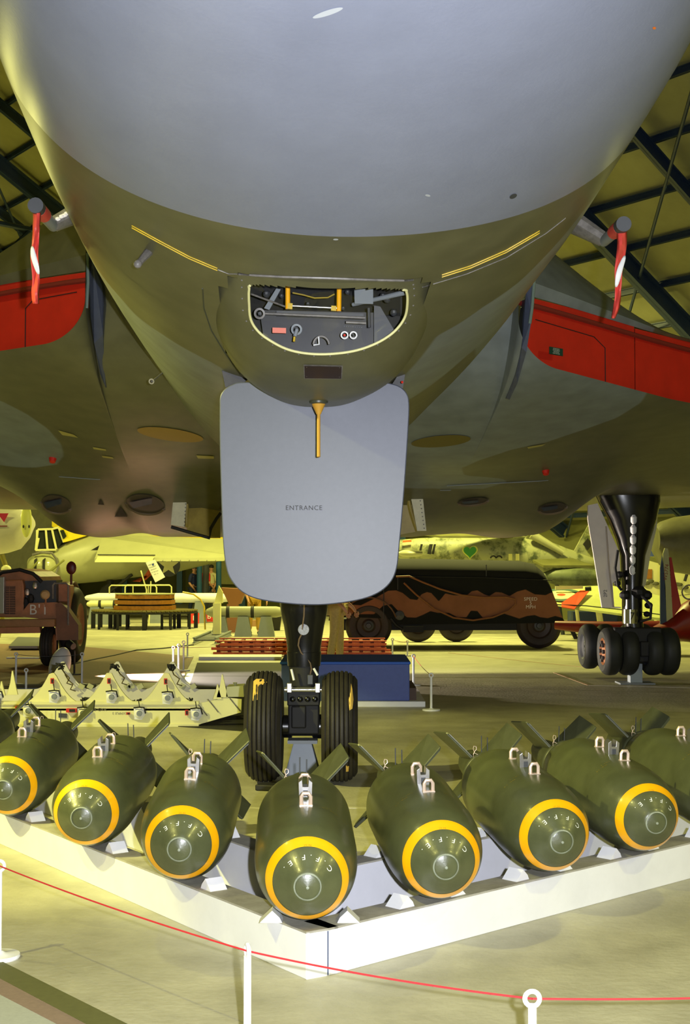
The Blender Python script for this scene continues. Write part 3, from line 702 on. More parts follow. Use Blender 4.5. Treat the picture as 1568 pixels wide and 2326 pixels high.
# bomb bay doors, open, edge on
for sg, xs in ((-1, ((403, 1090), (393, 1195))), (1, ((955, 1092), (967, 1206)))):
    Yd = 15.6
    if sg < 0: edge = [(405, 1092), (432, 1096), (424, 1140), (419, 1197), (388, 1192), (393, 1140)]
    else: edge = [(926, 1094), (957, 1092), (962, 1140), (969, 1206), (948, 1206), (938, 1150)]
    q = MB(); q.prism([at(x, y, Yd) for x, y in edge], (WV.to_3x3() @ Vector((0, .06, 0)))); bd = build('bay_door_end', q, M_creamdoor, vul, smooth=False)
    x0 = edge[1][0] if sg < 0 else edge[0][0]
    rows = []
    for k in range(9):
        t = k/8
        if sg < 0: xx = 432-8*t-3*math.sin(t*PI); yy = 1096+101*t
        else: xx = 926+24*t-6*math.sin(t*PI); yy = 1094+112*t
        p = at(xx, yy, Yd+.05); rows.append([p+WV.to_3x3() @ Vector((0, d, 0)) for d in np.linspace(0, 4.2, 6)])
    q = MB(); q.grid(rows); build('bay_door_inner_skin', q, M_bayin, vul, solid=.03)
    q = MB()
    for (x, y) in ((edge[0]), (edge[1])): pass
    c0 = at((edge[0][0]+edge[1][0])/2, 1088, Yd); q.box((-.11, 0, -.03), (.11, .2, .06), M=Matrix.Translation(c0)); build('door_bracket', q, M_strut, vul, smooth=False)
    m2 = MB(); 
    for k in range(12):
        a_, b_2 = (at(424-5*k/11, 1104+90*k/11, Yd-.01), 0) if sg < 0 else (at(950+14*k/11, 1102+98*k/11, Yd-.01), 0)
        m2.ball(a_, .008, 6)
    build('door_rivets', m2, M_strut, bd, kind='stuff')
# keel panel between the doors and the big curved inner door with its dark seal
q = MB(); P = [(434, 1104, 15.9), (500, 1082, 15.9), (500, 1222, 15.9), (470, 1222, 15.9), (425, 1206, 15.7)]
q.prism([at(*p) for p in P], (0, .05, 0)); build('bay_door_inner_skin', q, M_bayin, vul, smooth=False)
q = MB(); q.tube([at(x, y, 15.7) for x, y in ((389, 1197), (430, 1209), (476, 1222), (479, 1200), (492, 1178), (502, 1165))], .018, 6); build('door_seal', q, M_blackm, vul)
q = MB(); P = [(440, 1082, 15.8), (504, 1080, 15.8), (504, 1160, 15.8), (470, 1130, 15.8)]; q.prism([at(*p) for p in P], (0, .04, 0)); build('bay_side_panel', q, mat('bay brown', (96, 70, 48), .6), vul, smooth=False)
q = MB(); P = [(898, 1098, 15.8), (928, 1096, 15.8), (938, 1150, 15.8), (945, 1208, 15.8), (902, 1216, 15.8)]; q.prism([at(*p) for p in P], (0, .04, 0)); build('bay_door_inner_skin', q, M_bayin, vul, smooth=False)
# ---- nose gear
YN = 10.56
def tyre(name, c, r, wd, par, grooves=8, ax=(1, 0, 0), hub=M_dgrey, n=48, mm=None):
    c = Vector(c); ax = Vector(ax).normalized(); q = MB(); prof = []
    N = grooves*4 if grooves else 12
    for i in range(N+1):
        t = -1+2*i/N; rr = r*(1-.17*abs(t)**3.2)
        if grooves and (i % 4 == 0) and 0 < i < N: rr -= .012
        prof.append((rr, t*wd/2))
    prof = [(r*.56, -wd*.42), (r*.7, -wd*.5)]+prof+[(r*.7, wd*.5), (r*.56, wd*.42)]
    q.lathe(prof, c, c+ax, n); o = build(name, q, mm or M_rubber, par, angle=28)
    q = MB(); q.lathe([(.02, -wd*.30), (r*.2, -wd*.34), (r*.3, -wd*.22), (r*.5, -wd*.30), (r*.57, -wd*.44), (r*.57, wd*.44), (r*.5, wd*.30), (r*.3, wd*.22), (r*.2, wd*.34), (.02, wd*.30)], c, c+ax, 24)
    build('wheel_hub', q, hub, o); return o
ng = MB()
def P_(x, y, Y=YN): return at(x, y, Y)
cxn = lambda y: 692
prof = []
ctr = P_(691, 1400)
for (y, wd) in ((1200, 118), (1340, 116), (1375, 110), (1395, 104), (1420, 92), (1450, 82), (1470, 76), (1480, 75), (1481, 78), (1500, 76), (1512, 74)):
    prof.append((wd/2/303, ctr.z-P_(691, y).z))
ng.lathe(prof, (ctr.x, YN, ctr.z), (ctr.x, YN, ctr.z-1), 32, cap=True); leg = build('nose_leg', ng, M_black, vul)
q = MB(); c = ctr.x; zt = P_(0, 1512).z; zb = P_(0, 1672).z
q.cyl((c, YN, zt+.02), (c, YN, zt-.20), .115, .10, 24)
q.box((c-.12, YN-.13, P_(0, 1600).z), (c+.12, YN+.13, P_(0, 1556).z)); build('fork_head', q, M_blackm, leg, bevel=.01)
q = MB(); q.box((c-.115, YN-.10, P_(0, 1665).z), (c+.115, YN+.10, P_(0, 1590).z)); q.box((c-.09, YN-.14, P_(0, 1650).z), (c+.02, YN-.09, P_(0, 1600).z)); build('axle_beam', q, M_blackm, leg, bevel=.012)
za = P_(0, 1650).z
q = MB(); q.lathe([(.07, -.16), (.085, -.155), (.085, -.09), (.07, -.085), (.07, .06), (.09, .07), (.09, .155), (.07, .16)], (c, YN, za), (c+1, YN, za), 24, cap=True); build('axle', q, M_black, leg)
q = MB(); q.cyl((c-.14, YN-.14, P_(0, 1563).z), (c+.14, YN-.14, P_(0, 1563).z), .018, .018, 12); build('link_pin', q, M_steel, leg)
for x in (658, 722):
    p = P_(x, 1562, YN-.14); q = MB(); q.lathe([(.026, -.012), (.026, .012)], p, p+Vector((0, 0, 1)), 12, cap=True); q.box((-.018, -.03, -.035), (.018, .03, .035), M=Matrix.Translation(p)); build('link_lug', q, M_steel, leg, bevel=.004)
for k in range(4):
    p = P_(665+k*17, 1588, YN-.12); q = MB(); q.ball(p, (.026, .022, .024), 12); build('bearing_cap', q, M_black, leg)
p = P_(705, 1545, YN-.13); q = MB(); q.box((-.020, -.02, -.03), (.020, .02, .04), M=Matrix.Translation(p)); build('junction_box', q, M_dgrey, leg, bevel=.003)
q = MB(); q.tube([P_(x, y, YN-.19+.0006*(y-1375)) for x, y in ((692, 1370), (691, 1400), (688, 1420), (686, 1440), (680, 1452), (678, 1466), (684, 1482), (696, 1494), (705, 1506), (708, 1520), (705, 1532))], .006, 6); build('brake_hose', q, mat('hose brown', (96, 78, 58), .5), leg)
q = MB(); pc = P_(690, 1430, YN-.150); q.lathe([(.0005, .012), (.040, .012), (.042, .0)], pc, pc+Vector((0, -1, 0)), 24); build('data_disc', q, mat('data disc', (120, 122, 134), .4, noise=.5, nscale=60), leg)
for (a, c2) in (((662, 1520), (668, 1545)), ((713, 1518), (722, 1534))):
    q = MB(); q.cyl(P_(*a, YN-.14), P_(*c2, YN-.14), .009, .009, 8); build('pipe_stub', q, M_white, leg)
WHL = [(-.604, 0), (-.040, 0)]
for k, (px) in enumerate((601, 772)):
    cc = P_(px, 1649); t_ = tyre('nose_tyre', cc, .41, .265, leg, 8)
    for sx, sy, pts in (((0, 0, [(575, 1548), (583, 1543), (600, 1543), (606, 1550), (592, 1552), (584, 1562), (584, 1590), (575, 1592), (574, 1570)]),) if k == 0 else ((0, 0, [(797, 1553), (800, 1565), (804, 1590), (800, 1610), (795, 1614), (793, 1590), (796, 1572)]), (0, 0, [(786, 1738), (792, 1740), (791, 1752), (786, 1752)]))):
        patch('worn_patch', pts, bvh(t_), mat('rubber scuff yellow', (214, 176, 84), .6), t_, .004, 2)
# ---- main gear (right side of the picture)
YM = 19.6; sM = F/YM
def G(x, y, d=0): return at(x, y, YM+d)
q = MB(); rows = []
for (y, x0, x1, dp) in ((1118, 1350, 1500, .30), (1140, 1360, 1500, .30), (1180, 1382, 1492, .28), (1225, 1400, 1478, .22), (1262, 1411, 1466, .19), (1330, 1414, 1459, .17), (1400, 1414, 1459, .17), (1425, 1418, 1462, .17)):
    a = G(x0, y); b2 = G(x1, y); cc = (a+b2)/2; hw = (b2.x-a.x)/2
    rows.append([cc+Vector((hw*math.copysign(abs(math.cos(t))**.8, math.cos(t)), dp*math.sin(t), 0)) for t in [2*PI*k/20 for k in range(20)]])
q.grid(rows, closed=True); q.f.append(tuple(range(7*20, 8*20))); q.m.append(0); mleg = build('main_leg', q, M_black, vul)
q = MB(); q.prism([G(x, y, -.05) for x, y in ((1336, 1148), (1358, 1143), (1408, 1255), (1410, 1312), (1392, 1325), (1396, 1378), (1411, 1379), (1411, 1382), (1368, 1380), (1354, 1290), (1336, 1180))], (0, .05, 0)); md = build('leg_door', q, mat('gear door grey', (226, 214, 200), .5, noise=.05), mleg, smooth=False)
q = MB(); q.tube([G(x, y, -.06) for x, y in ((1377, 1195), (1384, 1290), (1394, 1380))], .012, 5); build('door_rib', q, mat('door rib', (176, 160, 140), .5), md)
q = MB(); text(q, '2P2', .07, G(1376, 1348, -.07), (0, 0, 1), (-1, 0, 0)); build('door_stencil', q, M_dgrey, md)
q = MB(); q.prism([G(x, y, -.02) for x, y in ((1496, 1155), (1492, 1200), (1478, 1260), (1468, 1325), (1463, 1336), (1458, 1322), (1459, 1260), (1480, 1195))], (0, .05, 0)); build('leg_door', q, mat('gear door pale', (182, 176, 128), .5, noise=.05), mleg, smooth=False)
q = MB(); q.cyl(G(1448, 1165, -.26), G(1442, 1300, -.22), .022, .022, 10); build('side_ram', q, M_black, mleg)
for k in range(6):
    q = MB(); p = G(1440-k*.5, 1180+k*23, -.27+.012*k); q.lathe([(.02, -.065), (.042, -.035), (.045, .03), (.02, .065)], p, p+Vector((0, 0, 1)), 12); build('ram_glint_collar', q, M_white, mleg)  # collars coloured white to imitate bright reflections on the leg
q = MB(); q.cyl(G(1438, 1382, -.02), G(1438, 1418, -.02), .165/1, .165, 24)
q = MB(); p0 = G(1432, 1384, -.10); p1 = G(1432, 1416, -.10); q.cyl(p0, p1, .11, .11, 24); build('oleo_piston', q, M_chrome, mleg)
q = MB(); text(q, '7', .14, G(1437, 1400, -.215), (1, 0, 0), (0, 0, 1)); build('piston_reflection', q, M_blackm, mleg)  # dark hook painted on as a reflection in the shiny piston
for (x, y, r) in ((1408, 1305, .06), (1403, 1325, .05), (1468, 1352, .09), (1474, 1375, .06), (1470, 1395, .05), (1420, 1352, .08), (1450, 1345, .12)):
    q = MB(); q.ball(G(x, y, -.12), (r, r, r*.8), 10); build('actuator_fitting', q, M_blackm, mleg)
q = MB(); q.tube([G(1404, 1250, -.15), G(1398, 1290, -.2), G(1404, 1330, -.2), G(1412, 1340, -.15)], .02, 6); q.tube([G(1455, 1350, -.2), G(1480, 1375, -.25), G(1478, 1405, -.2), G(1455, 1412, -.2)], .02, 6); build('hydraulic_hose', q, M_blackm, mleg)
q = MB(); q.box((-.08, -.75, -.09), (.08, .75, .12), M=Matrix.Translation(G(1443, 1470, .45))); q.box((-.33, -.22, -.20), (.33, -.04, .28), M=Matrix.Translation(G(1443, 1470, 0))); build('bogie_beam', q, M_blackm, mleg, bevel=.02)
for rowi, dY in ((0, 0.), (1, 1.25)):
    for px in (1384, 1423, 1480, 1514):
        g = G(px, 1479); cc = Vector((g.x-.055*dY, YM+dY-.05, g.z)); h_ = mat('hub brown', (150, 98, 62), .5, noise=.2) if (px == 1384 and rowi == 0) else M_dgrey
        tyre('main_tyre', cc, .33, .23, mleg, 0, (1, .06, 0), hub=h_, n=32, mm=mat('main tyre rubber', (36, 38, 34), .6, noise=.2, nscale=5))
q = MB(); 
for t in [2*PI*k/8 for k in range(8)]:
    g = G(1384, 1479); q.cyl(Vector((g.x-.125, YM-.05+.12*math.cos(t), g.z+.12*math.sin(t))), Vector((g.x-.09, YM-.05+.12*math.cos(t), g.z+.12*math.sin(t))), .028, .028, 8)
build('hub_bolts', q, M_dgrey, mleg, kind='stuff')
# ---- stands under the axles
q = MB(); Ys = YN-.30
q.prism([at(x, y, Ys) for x, y in ((667, 1690), (708, 1690), (722, 1768), (692, 1790), (655, 1768))], (0, .10, 0))
z_ = at(0, 1790, Ys).z
q = MB(); 
def frust(c, z0, z1, w0, w1, d0, d1, mb): 
    cx, cy = c; mb.add([(cx-w0, cy-d0, z0), (cx+w0, cy-d0, z0), (cx+w0, cy+d0, z0), (cx-w0, cy+d0, z0), (cx-w1, cy-d1, z1), (cx+w1, cy-d1, z1), (cx+w1, cy+d1, z1), (cx-w1, cy+d1, z1)], [(0,3,2,1),(4,5,6,7),(0,1,5,4),(1,2,6,5),(2,3,7,6),(3,0,4,7)])
cj = at(688, 1700, YN).x
frust((cj, YN), 0.0, .30, .15, .068, .15, .068, q); jk = thing('axle_stand', 'tapered grey axle stand between the two nose wheels', 'stand', (cj, YN, 0)); build('stand_body', q, mat('stand grey', (140, 148, 162), .5, noise=.05), jk, smooth=False, bevel=.004)
q = MB(); q.box((cj-.11, YN-.09, .30), (cj+.11, YN+.09, .325)); build('stand_top_plate', q, M_grey, jk, smooth=False)
q = MB(); g = G(1443, 1550); q.box((g.x-.085, YM-.1, 0), (g.x+.085, YM+.1, .28)); jm = thing('axle_stand', 'pale grey box stand under the right main wheels of the bomber', 'stand', (g.x, YM, 0)); build('stand_body', q, mat('stand pale', (150, 160, 166), .5), jm, smooth=False, bevel=.005)
q = MB(); q.box((g.x-.24, YM-.2, 0), (g.x+.24, YM+.2, .02)); build('base_plate', q, M_grey, jm, smooth=False)
q = MB(); p = fl(622, 1790); q.prism([p+Vector((-.13, -.13, 0)), p+Vector((.1, -.19, 0)), p+Vector((.14, -.06, 0)), p+Vector((-.08, -.01, 0))], (0, 0, .045)); o = build('rubber_pad', q, M_blackm, None, origin=p, bevel=.01); tag(o, 'small black rubber pad at the foot of the left nose wheel', 'chock')  # low flat black block by the left nose wheel
# ================================================================== white bomb rack (V of two arms, front and rear rails)
RH = .178
C0 = Vector((-.151, 5.546, 0)); A1 = Vector((-2.62, 9.14, 0)); C1 = Vector((-.064, 5.60, 0)); A2 = Vector((2.75, 8.24, 0))
rack = thing('bomb_rack', 'low white V-shaped rack of long boards carrying the row of bombs', 'rack', C0)
def rail(name, p0, p1, n_in, w_, z1, z0=0, mface=M_white):
    p0 = Vector(p0); p1 = Vector(p1); n = Vector(n_in)*w_
    q = MB(); q.prism([p0+Vector((0,0,z0)), p1+Vector((0,0,z0)), p1+Vector((0,0,z1-.002)), p0+Vector((0,0,z1-.002))], n)
    o = build(name, q, mface, rack, smooth=False, bevel=.003)
    q = MB(); q.prism([p0+Vector((0,0,z1-.002)), p1+Vector((0,0,z1-.002)), p1+n+Vector((0,0,z1-.002)), p0+n+Vector((0,0,z1-.002))], (0, 0, .008))
    build('rail_cap', q, M_railtop, o, smooth=False)
    return o
dL = (A1-C0).normalized(); nL = Vector((dL.y, -dL.x, 0)); 
if nL.y < 0: nL = -nL
dR = (A2-C1).normalized(); nR = Vector((-dR.y, dR.x, 0))
rail('front_rail', C0, A1, nL, .15, RH); rail('front_rail', C1, A2, nR, .15, RH)
q = MB(); q.prism([C0+Vector((.001, 0, 0)), C1-Vector((.006, 0, 0)), C1+Vector((-.006, 0, RH)), C0+Vector((.001, 0, RH))], (0, .10, 0)); build('corner_board', q, M_white, rack, smooth=False)
q = MB(); q.prism([C0+Vector((0, .0, RH-.002)), C1+Vector((0, 0, RH-.002)), C1+nR*.15+Vector((0, 0, RH-.002)), C0+Vector((-.02, .22, RH-.002)), C0+nL*.15+Vector((0, 0, RH-.002))], (0, 0, .0075)); build('corner_cap', q, M_railtop, rack, smooth=False)
q = MB(); q.box((C1.x-.0055, C1.y, .003), (C1.x-.0005, C1.y+.02, RH-.005)); build('corner_gap', q, M_navy, rack, smooth=False)
OFF = .86; RZ = .225
R0 = Vector((-.118, 5.57+OFF, 0))
rail('rear_rail', R0, A1+Vector((.18, OFF, 0)), nL, .13, RZ, 0, M_lav); rail('rear_rail', R0+Vector((.02, 0, 0)), A2+Vector((-.1, OFF, 0)), nR, .13, RZ, 0, M_lav)
# ================================================================== bombs
def prof_r(t):
    T = [(0, .0), (.004, .022), (.012, .053), (.03, .075), (.085, .132), (.10, .143), (.125, .160), (.155, .174), (.22, .193), (.30, .205), (.42, .212), (1.0, .212), (1.08, .205), (1.18, .180), (1.30, .138), (1.38, .105), (1.42, .090)]
    return float(pchip(t, np.array([a for a, _ in T]), np.array([c for _, c in T])))
OB = Vector((0, .6, -.212))                    # root origin: under the middle of the body
bomb0 = thing('aerial_bomb', 'x', 'bomb', OB, 0, 'olive bombs on the white rack')
q = MB(); ts = sorted(set([round(.004*i, 4) for i in range(11)]+[round(.05+.01*i, 4) for i in range(27)]+[.35, .42, .5, .7, .9, 1.0]+[1.0+.03*i for i in range(15)]))
q.lathe([(max(prof_r(t), .0005), t) for t in ts], (0, 0, 0), (0, 1, 0), 64, up=(0, 0, 1)); build('bomb_body', q, M_bomb, bomb0, angle=60)
q = MB(); q.lathe([(prof_r(.088+.042*i/8)+.0012, .088+.042*i/8) for i in range(9)], (0,0,0), (0,1,0), 64, up=(0,0,1)); build('yellow_band', q, M_yellow, bomb0, angle=60)
q = MB(); q.lathe([(.048, .0085), (.049, .0065), (.0535, .0095), (.055, .0145)], (0,0,0), (0,1,0), 40); plug = build('nose_plug_ring', q, M_ring, bomb0)
q = MB(); q.lathe([(.0005, -.004), (.006, -.003), (.007, .004)], (0,0,0), (0,1,0), 12); build('plug_centre', q, M_ring, plug)
def surf_text(mb, s, size, t0, phi0, flip=True, spacing=1.0):
    """letters wrapped on the ogive; phi measured from the top towards +X, tops of letters point to the nose"""
    v, f = text2d(s, size, 'CENTER', spacing); r0 = prof_r(t0); out = []
    for p in v:
        ph = phi0 - p[0]/r0; t = t0 - p[1]*.62; r = prof_r(max(t, .001))+.0015
        out.append((r*math.sin(ph), t, r*math.cos(ph)))
    mb.add(out, f); return mb
q = MB(); surf_text(q, 'C.F.F.E.', .034, .055, 0.05, spacing=1.95); build('stencil_lettering', q, M_wtext, bomb0)
q = MB(); surf_text(q, 'N.U.', .014, .093, 0.0, spacing=1.2); build('small_stencil', q, M_otext, bomb0)
for k, (s, t0, ph, sz) in enumerate((('MC 1000 LB', .44, .62, .020), ('MK 13', .44, -.62, .020), ('A/C', .47, .44, .016), ('LOT 7', .47, -.45, .016))):
    q = MB(); surf_text(q, s, sz, t0, ph, spacing=1.3); build('small_stencil', q, M_ytext, bomb0)
def lugloop(y, name='suspension_lug', w_=.019, h_=.052, m_=M_lug):
    z0 = .208; pts = [(-w_, 0, 0), (-w_, 0, h_*.75), (-w_*.6, 0, h_), (w_*.6, 0, h_), (w_, 0, h_*.75), (w_, 0, 0)]
    q = MB(); q.tube([Vector((x, y, z0+z)) for x, _, z in pts], .0085, 8); q.box((-w_-.008, y-.012, z0-.004), (w_+.008, y+.012, z0+.007)); return build(name, q, m_, bomb0)
lugloop(.445); lugloop(.80)
q = MB(); q.prism([(-.028, .595, .206), (.028, .595, .206), (.030, .595, .272), (.014, .595, .284), (.011, .595, .252), (-.011, .595, .252), (-.014, .595, .284), (-.030, .595, .272)], (0, .06, 0)); build('centre_lug', q, M_steel, bomb0, smooth=False, bevel=.002)
q = MB(); q.box((-.010, .589, .214), (.010, .595, .240)); build('lug_slot', q, M_dgrey, bomb0, smooth=False)
# raised seam ring, tail cone and drum, four canted fins
q = MB(); q.lathe([(.1425, 1.30), (.146, 1.305), (.146, 1.325), (.138, 1.33)], (0,0,0), (0,1,0), 40); build('tail_clamp_ring', q, M_bombdark, bomb0)
q = MB(); q.lathe([(.118, 1.335), (.100, 1.45), (.075, 1.72), (.055, 1.80), (.0005, 1.805)], (0,0,0), (0,1,0), 32); build('tail_cone', q, M_bombdark, bomb0)
for k in range(4):
    a = PI/4+k*PI/2; r = Vector((math.sin(a), 0, math.cos(a))); n = r.cross(Vector((0, 1, 0))).normalized()
    def fp(rr, y, tw=.0): return r*rr+Vector((0, y, 0))+n*(tw*(y-1.55))
    P = [fp(.085, 1.40, .12), fp(.285, 1.45, .22), fp(.300, 1.47, .22), fp(.300, 1.66, .22), fp(.07, 1.68, .12)]
    q = MB(); q.prism([p-n*.004 for p in P], n*.008); fin = build('tail_fin', q, M_bombdark, bomb0, smooth=False)
    q = MB(); q.tube([fp(.09, 1.40, .12)+n*.004, fp(.295, 1.455, .22)+n*.004], .006, 6); build('fin_leading_edge', q, M_bombdark, fin)
for x, hh in ((-.015, .07), (.018, .06)):
    q = MB(); q.cyl((x, 1.42, .10), (x, 1.42, .14+hh), .003, .003, 6); build('arming_pin', q, M_dgrey, bomb0)
q = MB(); q.tube([(-.085, 1.31, .115), (-.09, 1.30, .135), (-.082, 1.305, .15), (-.07, 1.31, .16), (-.072, 1.31, .175), (-.084, 1.31, .178), (-.088, 1.31, .165), (-.08, 1.31, .14), (-.06, 1.31, .13)], .002, 5); build('arming_wire', q, M_lug, bomb0)
BOMBS = [  # nose x, depth, yaw slope, roll, label
    (-.143, 5.44, -.043, 0.0, 'olive bomb at the front corner of the rack, nearest to the viewer'),
    (.414, 5.80, -.100, -.02, 'olive bomb with a scuffed nose plug, first to the right of the corner bomb'),
    (.970, 6.33, -.150, -.02, 'olive bomb on the right arm, second to the right of the corner bomb'),
    (1.496, 6.80, -.180, .02, 'olive bomb on the right arm, third to the right of the corner bomb'),
    (2.06, 7.30, -.19, 0, 'olive bomb cut by the right edge, farthest along the right arm'),
    (-.72, 6.16, -.015, 0.03, 'olive bomb on the left arm, first to the left of the corner bomb'),
    (-1.29, 6.93, .022, -.02, 'olive bomb on the left arm, second to the left of the corner bomb'),
    (-1.885, 7.80, .01, .02, 'olive bomb on the left arm whose nose is cut by the left edge'),
    (-2.50, 8.62, .03, 0, 'dark bomb at the left edge, farthest along the left arm, nose out of view')]
PT = math.atan(.07)
for i, (nx, ny, sl, roll, lab) in enumerate(BOMBS):
    o = bomb0 if i == 0 else copy_tree(bomb0)
    E = Matrix.Rotation(-math.atan(sl), 4, 'Z') @ Matrix.Rotation(PT, 4, 'X') @ Matrix.Rotation(roll, 4, 'Y')
    nose = Vector((nx, ny, .378)); o.location = nose + (E @ OB); o.rotation_euler = E.to_euler(); o['label'] = lab
    # wedge chocks either side, on both rails
    ax = E @ Vector((0, 1, 0)); rt = Vector((ax.y, -ax.x, 0)).normalized()
    d = dR if nx > -.1 else dL; d = Vector((abs(d.x), d.y*(1 if d.x > 0 else -1), 0)); n_in = nR if nx > -.1 else nL
    for base0, hz, rr in ((C1 if nx > -.1 else C0, RH+.006, 1), (R0, RZ+.006, 0)):
        t = ((nose-base0).cross(ax)).z/(d.cross(ax)).z if abs((d.cross(ax)).z) > 1e-6 else 0
        cpt = base0+d*t+n_in*.065
        if rr and i == 0: cpt = Vector((C0.x+.01, C0.y+.12, 0))
        for s in (-1, 1):
            c = cpt+d*(s*.155)*1.0
            if rr and i == 0: c = cpt+Vector((s*.15, .06, 0))
            dd = d*s if not (rr and i == 0) else Vector((s, 0, 0)); nn = Vector((-dd.y, dd.x, 0))
            q = MB(); sec = [c-dd*.04+Vector((0,0,hz)), c+dd*.05+Vector((0,0,hz)), c+dd*.0+Vector((0,0,hz+.048)), c-dd*.03+Vector((0,0,hz+.02))]
            q.prism([p-nn*.042 for p in sec], nn*.084); build('wedge_block', q, M_white, rack, smooth=False)
# ================================================================== barrier posts and cords
def rope_post(pos, hgt=.395, label='', group='white rope barrier posts', ringdir=(0, 1, 0), base=True, sc=1.0):
    t = thing('barrier_post', label, 'post', (pos[0], pos[1], 0), 0, group); x, y = pos[0], pos[1]
    if base:
        q = MB(); q.lathe([(.085*sc, 0), (.088*sc, .006), (.086*sc, .017), (.03, .020), (.016, .03)], (x, y, 0), (x, y, 1), 32, cap=True); build('base_disc', q, M_white, t)
    q = MB(); q.cyl((x, y, .018), (x, y, hgt-.035), .0125*sc, .0125*sc, 14); build('pole', q, M_white, t)
    c = Vector((x, y, hgt-.02)); rd = Vector(ringdir).normalized(); e1 = rd.cross(Vector((0,0,1))).normalized()
    q = MB(); q.tube([c+e1*.021*math.cos(a)+Vector((0,0,.021*math.sin(a))) for a in [2*PI*k/20 for k in range(20)]], .0072*sc, 8, closed=True); build('ring', q, M_white, t)
    POSTS[tuple(round(k, 4) for k in c)] = t
    return c
POSTS = {}
def cord(a, c, sag, lab, cat='cord', m_=M_cord, r=.0032, name='barrier_cord', group=None):
    a = Vector(a); par = POSTS[tuple(round(k, 4) for k in a)]; c = Vector(c); pts = [a.lerp(c, k/16)-Vector((0, 0, sag*4*(k/16)*(1-k/16))) for k in range(17)]
    q = MB(); q.tube([p for p in pts], r, 6); return build(name, q, m_, par)
p1 = rope_post((-1.423, 5.85), label='white barrier post with round base at the left edge of the near floor')
p2 = rope_post((-.312, 4.56), label='white barrier post in front of the left arm of the rack, ring seen edge-on', ringdir=(1, .3, 0))
p3 = rope_post((.533, 4.06), label='white barrier post nearest the viewer, its open ring facing the camera')
p4 = rope_post((1.95, 4.25), label='white barrier post just out of view past the right edge')
cord(p1, p2, .012, 'red cord from the left edge post to the post before the rack'); cord(p2, p3, .012, 'red cord between the two nearest barrier posts'); cord(p3, p4, .02, 'red cord running off to the right from the nearest post')
bgp = [(36, 1556, 1483, 'white barrier post by the brown mat at far left'), (59, 1578, 1519, 'short white barrier post behind the left end of the bomb carrier'), (186, 1556, 1483, 'white barrier post right of the rounded white fairing'),
       (394, 1530, 1468, 'grey barrier post at left of the group by the dark carpet'), (406, 1536, 1460, 'white barrier post in the group beside the dark carpet corner'), (417, 1524, 1456, 'tall white barrier post within the group beside the dark carpet'), (426, 1494, 1438, 'rearmost white barrier post above the dark carpet corner'),
       (892, 1494, 1450, 'white barrier post at the right end of the orange slats'), (926, 1490, 1471, 'white barrier post just behind the navy case corner'), (940, 1557, 1487, 'white barrier post right beside the navy case'), (980, 1614, 1530, 'white barrier post in front of the navy case right end')]
cs = []
for (x, yb, yt, lab) in bgp:
    p = fl(x, yb); cs.append(rope_post((p.x, p.y), hgt=min(.47, max(.28, at(x, yt, p.y).z)), label=lab, group='white rope barrier posts', sc=1.15))
cord(cs[0], cs[2], .03, 'thin pale cord between the far left posts', m_=M_dgrey); cord(cs[9], cs[10], .02, 'dark cord by the navy case'); cord(cs[7], cs[8], .02, 'cord behind the navy case')
cord(cs[3]-Vector((0,0,0)), fl(640, 1500)+Vector((0, 0, .3)), .02, 'thin cord crossing over the dark carpet')
# ================================================================== cream bomb carrier beam on the floor
YC = 14.3; sC = F/YC
def zc_(y): return at(0, y, YC).z
bc = thing('bomb_carrier', 'long pale yellow bomb carrier beam with three arched peaks lying on the floor', 'carrier', (at(290, 0, YC).x, YC, 0))
def Xc(px, Y=YC): return at(px, 1600, Y).x
def top_profile(peaks, valley, peak, x0, x1, n=90, hw=65/sC, tipw=.028):
    out = []
    for i in range(n+1):
        x = x0+(x1-x0)*i/n; z = valley
        for p in peaks:
            t = max(0, (abs(x-p)-tipw))/(hw)
            if t < 1: z = max(z, valley+(peak-valley)*(1-t)**2.0 if t > 0 else peak)
        out.append((x, z))
    return out
pk = [Xc(118), Xc(247), Xc(377)]; x0 = Xc(-60); x1 = Xc(452)
tp = top_profile(pk, zc_(1598), zc_(1529), x0, x1)
poly = [(x0, .04), (x1, .02), (Xc(505), zc_(1632)), (Xc(554), zc_(1596)), (Xc(556), zc_(1566)), (Xc(512), zc_(1578)), (Xc(492), zc_(1590))]
poly = [(x0, .02), (x1, .02), (Xc(548), zc_(1618)), (Xc(549), zc_(1588)), (Xc(510), zc_(1584)), (Xc(480), zc_(1592))] + tp[::-1]
q = MB(); q.prism([(x, YC, z) for x, z in poly], (0, .03, 0)); fp_ = build('front_plate', q, M_cream, bc, smooth=False)
q = MB(); q.prism([(x0, YC-.02, zc_(1600)), (x1, YC-.02, zc_(1600)), (x1, YC-.02, zc_(1593)), (x0, YC-.02, zc_(1593))], (0, .05, 0)); build('front_lip', q, M_cream, bc, smooth=False)
q = MB(); q.box((x0, YC-.02, .0), (x1, YC+.42, .025)); build('base_flange', q, M_cream, bc, smooth=False)
YC2 = 14.75
def Xd(px): return at(px, 1600, YC2).x
tp2 = top_profile([Xd(141), Xd(265), Xd(391)], at(0, 1566, YC2).z, at(0, 1503, YC2).z, Xd(-60), Xd(500), hw=60/217., tipw=.022)
q = MB(); q.prism([(Xd(-60), YC2, .05), (Xd(500), YC2, .05)] and [(x, YC2, z) for x, z in [(Xd(-60), .05), (Xd(500), .05)]+tp2[::-1]], (0, .03, 0)); build('rear_plate', q, M_lav if 0 else mat('carrier lilac cream', (200, 196, 178), .45, noise=.05), bc, smooth=False)
q = MB(); q.box((x0, YC, .16), (x1, YC2, .18)); build('carrier_floor', q, M_cream, bc, smooth=False)
for px in (30, 497, 506, 90-60):
    pass
